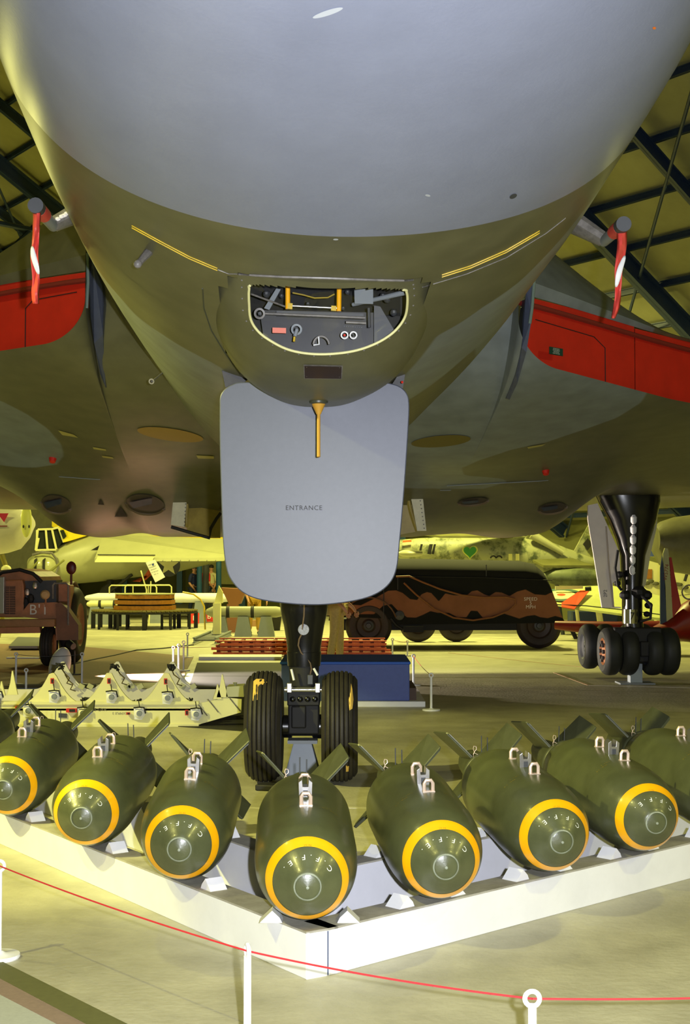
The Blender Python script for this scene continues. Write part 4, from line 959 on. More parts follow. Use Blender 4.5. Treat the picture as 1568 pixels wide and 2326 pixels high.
for (px, yt, yb, w_) in ((28, 1524, 1578, 12), (3, 1548, 1580, 9), (505, 1532, 1584, 13), (494, 1555, 1588, 10)):
    q = MB(); q.prism([at(px-w_, yb, YC-.01), at(px+w_, yb, YC-.01), at(px+w_*.55, yb-(yb-yt)*.45, YC-.01), at(px+1, yt, YC-.01), at(px-1, yt, YC-.01), at(px-w_*.4, yb-(yb-yt)*.5, YC-.01)], (0, .03, 0)); build('end_horn', q, M_cream, bc, smooth=False)
q = MB(); q.prism([at(x, y, YC-.01) for x, y in ((514, 1583), (515, 1560), (553, 1558), (554, 1583))], (0, .3, 0)); build('end_box', q, M_pale, bc, smooth=False)
q = MB(); c = at(534, 1567, YC+.1); q.lathe([(.05, -.02), (.055, 0), (.035, .02), (.012, .03), (.012, .05), (.022, .07), (.022, .075)], c, c+Vector((0,0,1)), 16, cap=True); build('end_spindle', q, M_pale, bc)
for (x, y) in ((465, 1610), (490, 1602), (540, 1600)):
    q = MB(); q.tube([at(x-18, y-14, YC-.012), at(x+6, y+16, YC-.012)], .006, 5); build('seam_bead', q, M_strut, bc)
for k, (px, py) in enumerate(((125, 1582), (255, 1583), (382, 1585), (190, 1620), (318, 1620), (447, 1622), (66, 1614), (-5, 1584))):
    c = at(px, py, YC-.015); q = MB(); q.lathe([(.052, 0), (.055, -.012), (.036, -.03), (.030, -.034), (.028, -.02), (.0005, -.02)], c, c+Vector((0, 1, 0)), 20); q.prism([c+Vector((-.055, 0, -.06)), c+Vector((.02, 0, -.065)), c+Vector((.062, 0, .02)), c+Vector((.035, 0, .05)), c+Vector((-.062, 0, .05))], (0, -.008, 0)); f1 = build('flange', q, M_white, bc)
    q = MB(); q.lathe([(.0005, -.036), (.024, -.034), (.026, -.02)], c, c+Vector((0, 1, 0)), 16); build('flange_socket', q, M_grey, f1)
    q = MB(); q.tube([c+Vector((-.06, -.02, .055)), c+Vector((.0, -.05, .065)), c+Vector((.045, -.03, .06)), c+Vector((.06, -.02, .0))], .008, 5); q.tube([c+Vector((0, -.03, .06)), c+Vector((-.01, -.03, .13))], .005, 5); build('cable_tail', q, M_blackm, f1)
for (px, py, w_, h_) in ((118, 1547, 7, 12), (247, 1547, 7, 12), (376, 1548, 7, 13), (162, 1614, 24, 9), (424, 1619, 7, 12), (291, 1621, 8, 5), (38, 1608, 7, 6), (30, 1548, 0, 0)):
    if not w_: continue
    q = MB(); q.prism([at(px-w_/2, py+h_/2, YC-.04), at(px+w_/2, py+h_/2, YC-.04), at(px+w_/2, py-h_/2, YC-.04), at(px-w_/2, py-h_/2, YC-.04)], (0, .03, 0)); rt_ = build('red_tag', q, M_red, bc, smooth=False)
    q = MB(); q.prism([at(px-w_/5, py+h_/3, YC-.05), at(px+w_/3, py+h_/3, YC-.05), at(px+w_/3, py-h_/3, YC-.05), at(px-w_/5, py-h_/3, YC-.05)], (0, .012, 0)); build('tag_clip', q, M_blackm, rt_, smooth=False)
q = MB(); text(q, 'A55-GVA', .045, at(222, 1612, YC-.003), (1, 0, 0), (0, 0, 1)); text(q, 'EXMPLE 3', .035, at(272, 1620, YC-.003), (-1, 0, 0), (0, 0, -1)); build('stencil_lettering', q, mat('stencil grey', (110, 104, 80), .6), bc)
q = MB(); q.prism([at(133, 1620, YC-.012), at(152, 1621, YC-.012), at(152, 1631, YC-.012), at(133, 1630, YC-.012)], (0, .01, 0)); build('rating_plate', q, M_dgrey, bc, smooth=False)
for (px, py) in ((138, 1512), (262, 1514), (389, 1514), (195, 1590), (285, 1590), (312, 1594), (430, 1592), (70, 1588)):
    q = MB(); 
    for k in range(7):
        q.tube([at(px+random.uniform(-12, 10), py+random.uniform(-6, 9), YC2-.10+random.uniform(-.03, .03)) for _ in range(4)], random.uniform(.006, .011), 5)
    build('cable_bundle', q, M_blackm, bc, kind='stuff')
for (px, py) in ((150, 1530), (275, 1530), (400, 1532), (158, 1544)):
    q = MB(); r_ = random.Random(px)
    q.tube([at(px-10, py-12, YC2-.03), at(px-4+r_.uniform(-3, 3), py, YC2-.06), at(px+8, py+10, YC2-.08), at(px+2, py+22, YC2-.06), at(px+14, py+26, YC2-.05)], .007, 5); build('loose_cable', q, mat('cable olive', (74, 62, 26), .6), bc)
for px in (185, 290, 320, 415, 440, 300, 205): 
    q = MB(); q.box((-.03, -.02, -.02), (.03, .005, .03), M=Matrix.Translation(at(px, 1560, YC2)) @ Matrix.Rotation(.5 if px % 2 else -.5, 4, 'Y')); build('small_bracket', q, M_pale, bc, smooth=False)
# ================================================================== navy display case and neighbours
Yf = 16.4
cz = thing('display_case', 'navy blue box case with darker lid standing behind the nose wheels', 'case', (at(785, 0, Yf).x, Yf, 0))
xl = at(642, 0, Yf).x; xr = at(928, 0, Yf).x; zt = at(0, 1508, Yf).z
q = MB(); q.box((xl, Yf, .06), (xr, Yf+1.35, zt)); build('case_body', q, M_navycase, cz, smooth=False, bevel=.01)
zt2 = at(0, 1506, Yf).z
q = MB(); q.prism([(xl-.015, Yf-.02, zt-.005), (xr+.012, Yf-.02, zt-.005), (xr+.012, Yf+1.4, zt-.005), (xl-.015, Yf+1.4, zt-.005)], (0, 0, .03)); build('case_lid', q, M_navytop, cz, smooth=False, bevel=.008)
q = MB(); q.box((at(642, 0, Yf).x, Yf-.08, 0), (at(962, 0, Yf).x, Yf+1.6, .06)); build('white_plinth', q, M_white, cz, smooth=False)
q = MB(); q.box((xr+.004, Yf+.1, .06), (at(944, 0, Yf).x, Yf+1.2, .20)); build('case_step', q, mat('brown step', (70, 46, 30), .6), cz, smooth=False)
q = MB(); P = [fl(452, 1500), fl(640, 1500), fl(640, 1494), fl(452, 1494)]
q.prism([p for p in P], (0, 0, .06)); o = build('low_kerb', q, M_white, None, smooth=False, origin=P[0]); tag(o, 'low bright white kerb along the far side of the dark carpet', 'kerb')
q = MB(); P = [fl(36, 1572), fl(219, 1572), fl(219, 1562), fl(36, 1562)]; q.prism(P, (0, 0, .05)); o = build('low_kerb', q, M_grey, None, smooth=False, origin=P[0]); tag(o, 'low grey kerb strip behind the pale bomb carrier', 'kerb')
# orange slatted pallets
Yo = 25.6
pal = thing('slatted_pallet', 'long low stack of orange painted timber slats behind the navy case', 'pallet', (at(690, 0, Yo).x, Yo, 0))
for k, (y0, y1, xa, xb) in enumerate(((1487, 1481.5, 484, 893), (1476.5, 1471, 480, 880), (1466.5, 1461, 500, 880), (1457.5, 1455, 488, 880))):
    for (d, ex) in ((0, 0), (.9, -10)):
        n = 2 if k in (0, 2) else 3
        for j in range(n):
            a = xa+(xb-xa)*j/n; b2 = xa+(xb-xa)*(j+1)/n-1.5
            lo = at(a, y0, Yo); hi = at(b2, y1, Yo)
            q = MB(); q.box((lo.x, Yo+d, max(lo.z, .005)), (hi.x, Yo+d+.09, max(hi.z, .02))); build('slat', q, M_orange, pal, smooth=False)
for j in range(16):
    for (ya, yb) in ((1481.5, 1476.5), (1471, 1466.5), (1461, 1457.5)):
        a = at(492+j*25, ya, Yo+.02); c = at(500+j*25, yb, Yo+.02); q = MB(); q.box((a.x, Yo+.05, a.z), (c.x, Yo+.95, c.z)); build('spacer_block', q, mat('orange shade block', (120, 50, 24), .7), pal, smooth=False)  # blocks coloured darker than the slats to paint shade into the gaps
# ladder on the floor
a = fl(440, 1466); c = fl(480, 1448); la = thing('ladder', 'grey metal ladder lying on the floor left of the orange pallets', 'ladder', a)
dv = (c-a); nv = Vector((-dv.y, dv.x, 0)).normalized()*.45
for s in (0, 1):
    q = MB(); beam(q, a+nv*s*-1+Vector((0,0,.1)), c+nv*s*-1+Vector((0,0,.1)), .05, .12); build('ladder_rail', q, M_grey, la, smooth=False)
for k in range(14):
    p = a.lerp(c, (k+.5)/14)+Vector((0,0,.1)); q = MB(); q.cyl(p, p-nv, .015, .015, 6); build('rung', q, M_dgrey, la)
# rounded white fairing beside the bomb carrier
p = fl(134, 1545); q = MB(); R = Matrix.Rotation(.25, 3, 'Y')
q.ball(at(136, 1512, p.y), (.15, .16, .27), 28, M=R); q.cyl(at(128, 1530, p.y), at(124, 1548, p.y), .10, .12, 20); o = build('rounded_fairing', q, mat('fairing white', (206, 206, 200), .4, noise=.08), None, origin=(p.x, p.y, 0)); tag(o, 'rounded white fairing cap standing upright behind the pale bomb carrier', 'fairing')
q = MB(); g = Vector((-4.05, 21.1, 0)); q.cyl(g+Vector((0,.05,0)), g+Vector((0,.05,.02)), .12, .12, 16); q.cyl(g+Vector((0,.05,.02)), g+Vector((0,.05,.36)), .015, .015, 8); q.cyl(g+Vector((-.08, .03, .47)), g+Vector((.0,-.04,.43)), .06, .05, 16); o = build('spotlight', q, M_blackm, None, origin=g); tag(o, 'small black spotlight on a stand lighting the brown mat', 'spotlight')
q = MB(); q.tube([fl(x, y)+Vector((0,0,.012)) for x, y in ((165, 1510), (210, 1500), (260, 1490), (310, 1478), (370, 1474), (440, 1466))], .012, 5); o = build('floor_cable', q, M_blackm, None, origin=fl(210, 1500)); tag(o, 'black cable trailing across the brown floor mat', 'cable')
# ================================================================== round slatted bench
pb = fl(329, 1427); Rb = 1.40
rb = thing('round_bench', 'round bench with dark legs and a slatted amber wood back in three bands', 'bench', (pb.x, pb.y, 0))
zs = .46
NS = 72
for k in range(NS):
    a0 = 2*PI*k/NS+.008; a1 = 2*PI*(k+1)/NS-.008
    q = MB(); P = [(pb.x+Rb*math.cos(a0), pb.y+Rb*math.sin(a0), zs), (pb.x+Rb*math.cos(a1), pb.y+Rb*math.sin(a1), zs), (pb.x+.8*math.cos(a1), pb.y+.8*math.sin(a1), zs), (pb.x+.8*math.cos(a0), pb.y+.8*math.sin(a0), zs)]
    q.prism(P, (0, 0, .035)); build('seat_slat', q, mat('bench dark wood', (96, 86, 40), .5, noise=.2), rb, smooth=False)
for r_, z in ((Rb, zs-.03), (.85, zs-.03)):
    q = MB(); q.tube([(pb.x+r_*.97*math.cos(t), pb.y+r_*.97*math.sin(t), z) for t in [2*PI*k/48 for k in range(48)]], .03, 6, closed=True); build('seat_rim', q, M_blackm, rb)
NB = 12
for j in range(4):
    for k in range(NB):
        a0 = 2*PI*k/NB+.13; a1 = 2*PI*(k+1)/NB+.13; r0 = .82-.02*j; z0 = zs+.04+j*.145
        if j == 3: continue
        P = [(pb.x+r0*math.cos(a0), pb.y+r0*math.sin(a0), z0), (pb.x+r0*math.cos(a1), pb.y+r0*math.sin(a1), z0), (pb.x+r0*math.cos(a1), pb.y+r0*math.sin(a1), z0+.105), (pb.x+r0*math.cos(a0), pb.y+r0*math.sin(a0), z0+.105)]
        nn = Vector((-math.cos((a0+a1)/2), -math.sin((a0+a1)/2), 0))*.04; q = MB(); q.prism(P, nn); build('back_board', q, M_wood, rb, smooth=False)
q = MB(); q.lathe([(.72, zs+.06), (.72, zs+.44), (.0005, zs+.445)], (pb.x, pb.y, 0), (pb.x, pb.y, 1), 24); build('back_core', q, M_blackm, rb)
q = MB(); q.lathe([(.80, zs+.44), (.80, zs+.465), (.0005, zs+.47)], (pb.x, pb.y, 0), (pb.x, pb.y, 1), 12); build('bench_top', q, M_pale, rb)
for k in range(12):
    a = 2*PI*k/12+.13
    for r_ in (Rb-.05, .9):
        x = pb.x+r_*math.cos(a); y = pb.y+r_*math.sin(a); w_ = .03 if k % 3 else .05
        q = MB(); q.box((x-w_, y-w_, 0), (x+w_, y+w_, zs-.02)); build('leg', q, M_blackm, rb, smooth=False)
for dx in (-1, 1):
    q = MB(); c0 = Vector((pb.x+dx*.16-.1, pb.y-.1+.3*dx, zs+.46)); w_ = .62
    q.tube([c0+Vector((-w_, 0, 0)), c0+Vector((-w_, 0, .17)), c0+Vector((-w_+.05, 0, .22)), c0+Vector((w_-.05, 0, .22)), c0+Vector((w_, 0, .17)), c0+Vector((w_, 0, 0))], .018, 8); q.cyl(c0, c0+Vector((0,0,.22)), .014, .014, 6); build('hoop_rail', q, M_cream, rb)
# ================================================================== brown tractor at the left
YT = 23.0
tr = thing('airfield_tractor', 'brown wartime towing tractor with louvred grille and large black wheel at the left edge', 'tractor', (at(70, 0, YT).x, YT, 0))
def T(x, y, d=0): return at(x, y, YT+d)
def tplate(name, pts, d, m_, th=.05, sm=False, bev=0):
    q = MB(); q.prism([T(x, y, d) for x, y in pts], (0, th, 0)); return build(name, q, m_, tr, smooth=sm, bevel=bev)
hood = [(-60, 1400), (-60, 1305), (10, 1294), (45, 1292), (72, 1298), (92, 1310), (100, 1330), (100, 1400)]
tplate('hood', hood, .15, M_brown, 1.6)
tplate('radiator_shell', [(-60, 1402), (-60, 1320), (-5, 1318), (50, 1316), (54, 1330), (54, 1402)], -.02, M_brown, .2, bev=.02)
for k in range(16):
    for xa in (8, 22):
        y = 1333+k*4.0; q = MB(); q.prism([T(xa, y, -.05), T(xa+12, y, -.05), T(xa+12, y+1.7, -.05), T(xa, y+1.7, -.05)], (0, .04, 0)); build('grille_louvre', q, M_blackm, tr, smooth=False)
q = MB(); q.tube([T(-20, 1318, .02), T(5, 1300, .0), T(45, 1294, .0), T(75, 1303, .0), T(95, 1322, .0)], .03, 6); build('hood_edge', q, M_blackm, tr)
q = MB(); q.box((-.06, -.06, -.3), (.06, .06, .3), M=Matrix.Translation(T(3, 1352, -.1))); build('side_light_pillar', q, M_steel, tr, smooth=False, bevel=.01)
tplate('engine_side', [(54, 1320), (128, 1318), (128, 1400), (54, 1400)], .12, M_dgrey, .5)
for (x, y, r) in ((62, 1345, .05), (70, 1360, .06), (58, 1370, .07), (80, 1330, .05)):
    q = MB(); q.ball(T(x, y, .05), (r, r, r*1.4), 8); build('engine_fitting', q, M_steel if r < .055 else M_blackm, tr)
q = MB(); c = T(102, 1351, -.12); q.lathe([(.0005, -.03), (.05, -.025), (.075, 0), (.08, .02), (.05, .10), (.02, .14)], c, c+Vector((0, 1, 0)), 20); hl = build('headlamp', q, mat('lamp glass amber', (200, 170, 120), .2), tr)
q = MB(); q.cyl(c+Vector((0, .06, 0)), c+Vector((0, .06, -.2)), .015, .015, 8); build('lamp_bracket', q, M_brown, hl)
tplate('front_apron', [(44, 1400), (58, 1380), (66, 1370), (128, 1368), (136, 1372), (142, 1450), (128, 1455), (124, 1410)], -.05, M_brown, .35)
tplate('track_guard', [(126, 1372), (138, 1368), (150, 1380), (178, 1420), (178, 1454), (130, 1454)], -.1, mat('tan brown', (112, 74, 44), .5, noise=.2), .3)
tplate('bumper_beam', [(-60, 1408), (124, 1406), (124, 1424), (-60, 1424)], -.25, M_tan, .2, bev=.01)
tplate('under_beam', [(-60, 1426), (90, 1424), (92, 1438), (-60, 1440)], -.1, M_brown, .2)
q = MB(); text(q, "B'1", .235, T(88, 1386, -.056), (1, 0, 0), (0, 0, 1), spacing=1.1); build('painted_number', q, M_wtext, tr)
tplate('cab_side', [(128, 1322), (150, 1326), (160, 1330), (160, 1440), (128, 1372)], .3, M_brown, .3)
cc = T(111, 1453, .1); tyre('front_wheel', Vector((cc.x, YT+.1, .33)), .33, .20, tr, 4, hub=M_brown, n=32)
cc = T(174, 1402, .9); zr = .62
tyre('rear_wheel', Vector((at(176, 0, YT+.9).x, YT+.9, .64)), .64, .30, tr, 0, hub=M_brown, n=40, mm=mat('old tyre', (30, 26, 24), .6, noise=.2))
q = MB(); rows = []
for k in range(15):
    a = .1+PI*k/14*.95; rows.append([Vector((at(x_, 0, YT+.8).x, YT+.9-.72*math.cos(a), .64+.72*math.sin(a))) for x_ in (140, 150, 160, 178)])
q.grid(rows); build('rear_mudguard', q, mat('tan brown', (112, 74, 44), .5, noise=.2), tr, solid=.02)
for xs in ((118, 156),):
    q = MB(); q.tube([T(120, 1360, -.15), T(120, 1330, -.15), T(124, 1325, -.15), T(150, 1325, -.15), T(155, 1330, -.15), T(155, 1420, -.15)], .014, 6); build('hand_rail', q, M_strut, tr)
c = T(162, 1290, .3); q = MB(); q.ball(c, (.085, .04, .11), 16); q.cyl(c, c+Vector((0, 0, -.28)), .02, .02, 8); build('signal_lamp', q, mat('lamp maroon', (92, 30, 24), .4), tr)
q = MB(); q.prism([fl(20, 1478)+Vector((0,0,.04)), fl(92, 1478)+Vector((0,0,.04)), fl(96, 1458)+Vector((0,0,.04)), fl(40, 1456)+Vector((0,0,.04))], (0, 0, .05)); o = build('drip_tray', q, mat('tray alloy', (150, 152, 156), .35, .7), None, origin=fl(60, 1478), smooth=False); tag(o, 'shallow bright metal drip tray under the front of the brown tractor', 'tray')
q = MB(); q.box((0, 0, .01), (.62, .12, .03), M=Matrix.Translation(fl(14, 1497))); o = build('metal_strip', q, M_white, None, origin=fl(14, 1497), smooth=False); tag(o, 'pale strip on the floor below the tractor', 'strip')
# ================================================================== camouflaged fuel tender
YB = 27.8; sB = F/YB
tk = thing('fuel_tender', 'long rounded fuel tender lorry in dark green and brown wavy camouflage', 'lorry', (at(1080, 0, YB).x, YB, 0))
def K(x, y, d=0): return at(x, y, YB+d)
body = [(740, 1400), (745, 1300), (770, 1280), (830, 1272), (900, 1268), (1000, 1269), (1100, 1271), (1195, 1274), (1222, 1280), (1240, 1295), (1252, 1320), (1265, 1360), (1278, 1400), (1285, 1414), (1276, 1416), (1150, 1419), (1020, 1420), (910, 1419), (880, 1395)]
camo_br = [[(745, 1395), (780, 1372), (820, 1375), (850, 1360), (868, 1350), (882, 1342), (900, 1341), (915, 1347), (932, 1361), (948, 1363), (958, 1350), (970, 1345), (980, 1347), (990, 1358), (997, 1366), (1004, 1358), (1012, 1348), (1030, 1352), (1060, 1353), (1072, 1343), (1085, 1341), (1100, 1350), (1112, 1354), (1126, 1345), (1140, 1346), (1158, 1354), (1175, 1344), (1194, 1339), (1215, 1350), (1240, 1352), (1250, 1347), (1258, 1345), (1283, 1405), (1262, 1399), (1245, 1404), (1228, 1402), (1215, 1397), (1198, 1399), (1180, 1405), (1165, 1400), (1140, 1392), (1110, 1402), (1098, 1404), (1085, 1388), (1070, 1387), (1060, 1402), (1040, 1402), (1020, 1392), (995, 1392), (978, 1388), (962, 1396), (945, 1403), (925, 1402), (905, 1388), (890, 1372), (870, 1376), (850, 1395)]]
M_tcamo = camo_mat('tender camouflage', (14, 15, 15), (140, 90, 64), rough=.95, noise=.15)
# rounded body: section swept along the body outline, dense enough for the painted waves
bm_ = MB(); nx = 240; nz = 70; rows = []
bp = body; xs = np.linspace(741, 1284, nx)
def top_y(x): return float(np.interp(x, [740, 745, 770, 830, 900, 1000, 1195, 1222, 1240, 1252, 1265, 1278, 1284], [1330, 1300, 1280, 1272, 1268, 1269, 1274, 1280, 1295, 1320, 1360, 1400, 1412]))
def bot_y(x): return float(np.interp(x, [740, 880, 905, 1280], [1400, 1405, 1419, 1415]))
pxs = []
for x in xs:
    ty = top_y(x); by = bot_y(x); row = []
    zt_ = K(x, ty).z; zb_ = K(x, by).z; 
    for k in range(nz):
        t = k/(nz-1)
        if t < .6: u = t/.6; z = zb_+(zt_-zb_)*u*.80; d = .0+.10*(u**2)*0
        else: u = (t-.6)/.4*PI/2; z = zb_+(zt_-zb_)*(.80+.20*math.sin(u)); d = .9*(1-math.cos(u))
        row.append(Vector((K(x, ty).x, YB+d, z)))
    rows.append(row)
bm_.grid(rows); bod = build('tender_body', bm_, M_tcamo, tk)
def topx(p): 
    p = Vector(p); d = p-Vector((0,0,CAMZ)); y = d.y*math.cos(PITCH)+d.z*math.sin(PITCH); z = -d.y*math.sin(PITCH)+d.z*math.cos(PITCH); return (CX+F*d.x/y, CY-F*z/y)
set_camo(bod, [topx(Vector((v[0], YB, v[2]))) for v in bm_.v], camo_br)
a_ = bod.data.attributes['camo']; vals = np.zeros(len(bm_.v), np.float32); a_.data.foreach_get('value', vals); a_.data.foreach_set('value', vals*.02)
q = MB(); q.box((K(760, 0).x, YB+.05, .42), (K(1280, 0).x, YB+1.7, K(0, 1410).z)); 
q = MB(); q.prism([(K(745, 0).x, YB+1.7, .5), (K(1280, 0).x, YB+1.7, .5), (K(1240, 0).x, YB+1.7, K(0, 1290).z), (K(1200, 0).x, YB+1.7, K(0, 1276).z), (K(770, 0).x, YB+1.7, K(0, 1280).z)], (0, .05, 0)); build('far_side', q, M_blackm, tk, smooth=False)
q = MB(); q.box((K(780, 0).x, YB+.3, .36), (K(1260, 0).x, YB+1.5, .58)); build('chassis', q, M_blackm, tk, smooth=False)
q = MB(); text(q, 'SPEED', .095, K(1206, 1361, -.02), (1, 0, 0), (0, 0, 1), spacing=1.05); text(q, '5', .095, K(1206, 1370, -.02), (1, 0, 0), (0, 0, 1)); text(q, 'MPH', .095, K(1206, 1379, -.02), (1, 0, 0), (0, 0, 1), spacing=1.05); build('painted_lettering', q, mat('lettering white', (235, 225, 215), .5, emit=0), bod)
q = MB(); P = [(918, 1325), (960, 1344), (1020, 1355), (1080, 1360), (1160, 1360), (1176, 1364), (1172, 1374), (1150, 1388), (1120, 1400), (1080, 1408), (1040, 1404), (990, 1384), (950, 1355), (918, 1325)]
P = [(900, 1310), (930, 1309), (960, 1322), (1000, 1338), (1050, 1352), (1100, 1357), (1150, 1356), (1170, 1361), (1172, 1372), (1155, 1388), (1120, 1402), (1075, 1409), (1030, 1403), (985, 1382), (945, 1350), (918, 1324)]
q.tube([K(x, y, -.05) for x, y in P], .019, 8); build('delivery_hose', q, mat('hose tan', (136, 84, 48), .5), tk)
for (a, c) in (((872, 1306), (872, 1405)), ((904, 1310), (904, 1340)), ((1105, 1283), (1105, 1309))):
    q = MB(); q.tube([K(*a, -.01), K(*c, -.01)], .01, 5); build('body_seam', q, M_dgrey, bod)
q = MB(); q.tube([K(905, 1309, -.01), K(1100, 1312, -.01), K(1255, 1318, -.01)], .01, 5); build('body_seam', q, M_blackm, bod)
for (px, dep, r) in ((837, 0, .46), (1218, .22, .45), (947, 2.6, .40), (1033, 2.7, .40)):
    X = at(px, 0, YB+dep).x
    t_ = tyre('tender_wheel', (X, YB+.12+dep, r), r, .26, tk, 6, (0, 1, 0), hub=mat('hub dark brown', (58, 44, 38), .5), n=44, mm=mat('worn tyre brown', (54, 44, 38), .65, noise=.2))
    if dep < 1:
        q = MB(); q.lathe([(.0005, -.14), (.05, -.135), (.06, -.10), (.1, -.09)], (X, YB+.12+dep, r), (X, YB+1.12+dep, r), 16); build('hub_cap', q, M_dgrey, t_)
rows = []
for k in range(17):
    a = PI*k/16*.86+.12; X = at(837, 0, YB).x; rows.append([Vector((X-.56*math.cos(a), YB+d, .46+.56*math.sin(a))) for d in (-.08, .0, .3)])
q = MB(); q.grid(rows); build('mudguard', q, mat('guard brown', (100, 66, 46), .5, noise=.2), tk, solid=.03)
q = MB(); c = K(908, 1398, -.03); q.lathe([(.0005, -.02), (.09, 0), (.10, .04)], c, c+Vector((0,1,0)), 16); build('side_lamp', q, M_dgrey, tk)
q = MB(); q.tube([K(888, 1405, 0), K(900, 1420, 0), K(915, 1430, .0)], .03, 6); q.box((K(915, 0).x, YB+.1, .33), (K(960, 0).x, YB+.3, .45)); build('step', q, M_blackm, tk)
# ================================================================== pale bomber at the left rear
YW = 44.0
pb_ = thing('propeller_bomber', 'pale yellow wartime bomber with glazed cabin, round gun turret and long flat tailplane', 'aircraft', (at(250, 0, YW).x, YW, 0))
def W(x, y, d=0): return at(x, y, YW+d)
q = MB(); rows = []
for (x, yt, yb) in ((62, 1285, 1296), (66, 1268, 1310), (80, 1258, 1318), (100, 1250, 1322), (130, 1240, 1326), (170, 1222, 1326), (220, 1205, 1322), (280, 1195, 1315), (340, 1200, 1308), (400, 1212, 1300), (450, 1225, 1288), (500, 1240, 1275), (560, 1250, 1268)):
    a = W(x, yt, .6); c = W(x, yb, .6); cz_ = (a.z+c.z)/2; rz = (a.z-c.z)/2
    rows.append([Vector((a.x+.0, YW+.6+min(rz, .75)*math.sin(t), cz_+rz*math.cos(t))) for t in [2*PI*k/32 for k in range(32)]])
q.grid(rows, closed=True); build('fuselage', q, M_pale, pb_)
q = MB(); c = W(97, 1288, .0); q.ball((c.x, YW+.15, c.z), (.52, .5, .43), 32); tu = build('gun_turret', q, mat('turret pale', (176, 176, 130), .2, noise=.08, coat=.4), pb_)
for dx in (80, 99):
    q = MB(); q.prism([W(dx-2.5, 1270+2, -.37), W(dx+2.5, 1268, -.37), W(dx+2.5, 1298, -.37), W(dx-2.5, 1302, -.37)], (0, .15, 0)); build('gun_slot', q, M_blackm, tu, smooth=False)
q = MB(); q.tube([W(74, 1260, -.2), W(95, 1254, -.3), W(118, 1256, -.2), W(128, 1270, -.1), W(132, 1290, -.05), W(124, 1310, -.1), W(100, 1318, -.2)], .04, 6); build('turret_rim', q, M_strut, tu)
q = MB(); q.cyl(W(98, 1310, -.5), W(146, 1272, -.9), .05, .03, 10); build('gun_barrel', q, mat('barrel pale', (150, 150, 90), .4), tu)
q = MB(); q.cyl(W(66, 1298, -.3), W(86, 1276, -.5), .04, .03, 8); build('gun_barrel', q, mat('barrel pale', (150, 150, 90), .4), tu)
q = MB(); q.prism([W(81, 1249, .1), W(128, 1248, .1), W(142, 1230, .1), (W(136, 1203, .1)), W(118, 1202, .1), W(85, 1204, .1)], (0, .7, 0)); cb = build('cabin_glazing', q, M_cock, pb_, smooth=False)
for (a, c) in (((81, 1250), (86, 1203)), ((86, 1203), (118, 1202)), ((118, 1202), (128, 1248)), ((118, 1202), (134, 1198)), ((134, 1200), (145, 1232)), ((88, 1222), (82, 1250)), ((81, 1250), (128, 1249)), ((104, 1203), (108, 1249)), ((84, 1228), (84, 1204))):
    q = MB(); q.tube([W(*a, .06), W(*c, .06)], .035, 5); build('glazing_bar', q, M_cream, cb)
q = MB(); q.prism([W(136, 1205, .0), W(144, 1203, .0), W(151, 1218, .0), W(144, 1225, .0)], (0, .1, 0)); build('side_window', q, M_cock, pb_, smooth=False)
q = MB(); q.prism([W(118, 1196, .25), W(118, 1176, .3), W(130, 1190, .3), W(150, 1200, .3), W(176, 1192, .3), (W(222, 1207, .3)), W(200, 1216, .1), W(160, 1228, .05), W(144, 1232, 0), W(136, 1204, .1)], (0, .3, 0)); build('yellow_spine', q, M_yelpaint, pb_, smooth=False)
tp_ = MB(); tp_.prism([W(232, 1228, -.6), W(262, 1222, -.2), W(560, 1233, -.2), W(560, 1274, -1.5), W(215, 1276, -1.5)], (0, .02, .10)); tpn = build('tailplane', tp_, M_pale, pb_, smooth=False)
q = MB(); q.prism([W(262, 1222, -.15), W(560, 1232, -.15), W(560, 1226, .3), W(262, 1214, .3)], (0, .0, .05)); build('yellow_leading_strip', q, M_yelpaint, tpn, smooth=False)
q = MB(); q.prism([W(224, 1260, -1.54), W(352, 1260, -1.54), W(345, 1277, -1.56), (W(215, 1277, -1.56))], (0, .02, 0)); build('trim_tab', q, M_cream, tpn, smooth=False)
for k in range(9):
    q = MB(); q.tube([W(370+k*20, 1274, -1.54), W(382+k*20, 1232, -.25)], .012, 4); build('rib_line', q, M_strut, tpn)
q = MB(); q.tube([W(222, 1260, -1.56), W(353, 1261, -1.56)], .015, 4); build('hinge_line', q, M_dgrey, tpn)
q = MB(); q.prism([W(206, 1250, -.5), W(238, 1232, -.5), W(232, 1250, -.5)], (0, .05, 0)); build('tail_gap', q, M_blackm, pb_, smooth=False)
q = MB(); c = W(383, 1284, -.2); q.lathe([(.0005, 0), (.36, .02), (.36, .03)], c, c+Vector((0, 1, .1)), 28); rd_ = build('star_disc', q, M_dgrey, pb_)
q = MB(); st_ = []
for k in range(10):
    rr = .34 if k % 2 == 0 else .14; a = PI/2+k*PI/5; st_.append(c+Vector((rr*math.cos(a), -.02, rr*math.sin(a))))
q.prism(st_, (0, .015, 0)); build('star', q, M_cream, rd_, smooth=False)
q = MB(); q.cyl(W(250, 1318, .5), W(252, 1350, .5), .12, .08, 10); q.tube([W(250, 1345, .3), W(300, 1305, .2)], .05, 6); q.cyl(W(244, 1352, .4), W(256, 1352, .6), .35, .35, 20); build('tail_wheel_leg', q, M_blackm, pb_)
q = MB(); q.prism([W(318, 1322, -.2), W(340, 1290, -.2), W(350, 1300, -.2), W(330, 1318, -.2), W(300, 1320, -.2)], (0, .1, 0)); build('open_hatch', q, mat('hatch orange', (196, 84, 34), .6), pb_, smooth=False)
q = MB(); q.cyl(at(470, 0, YW+3).xyz*1+Vector((0, 0, -at(470, 0, YW+3).z)), at(470, 1240, YW+3), .12, .10, 10); build('support_strut', q, M_dgrey, pb_)
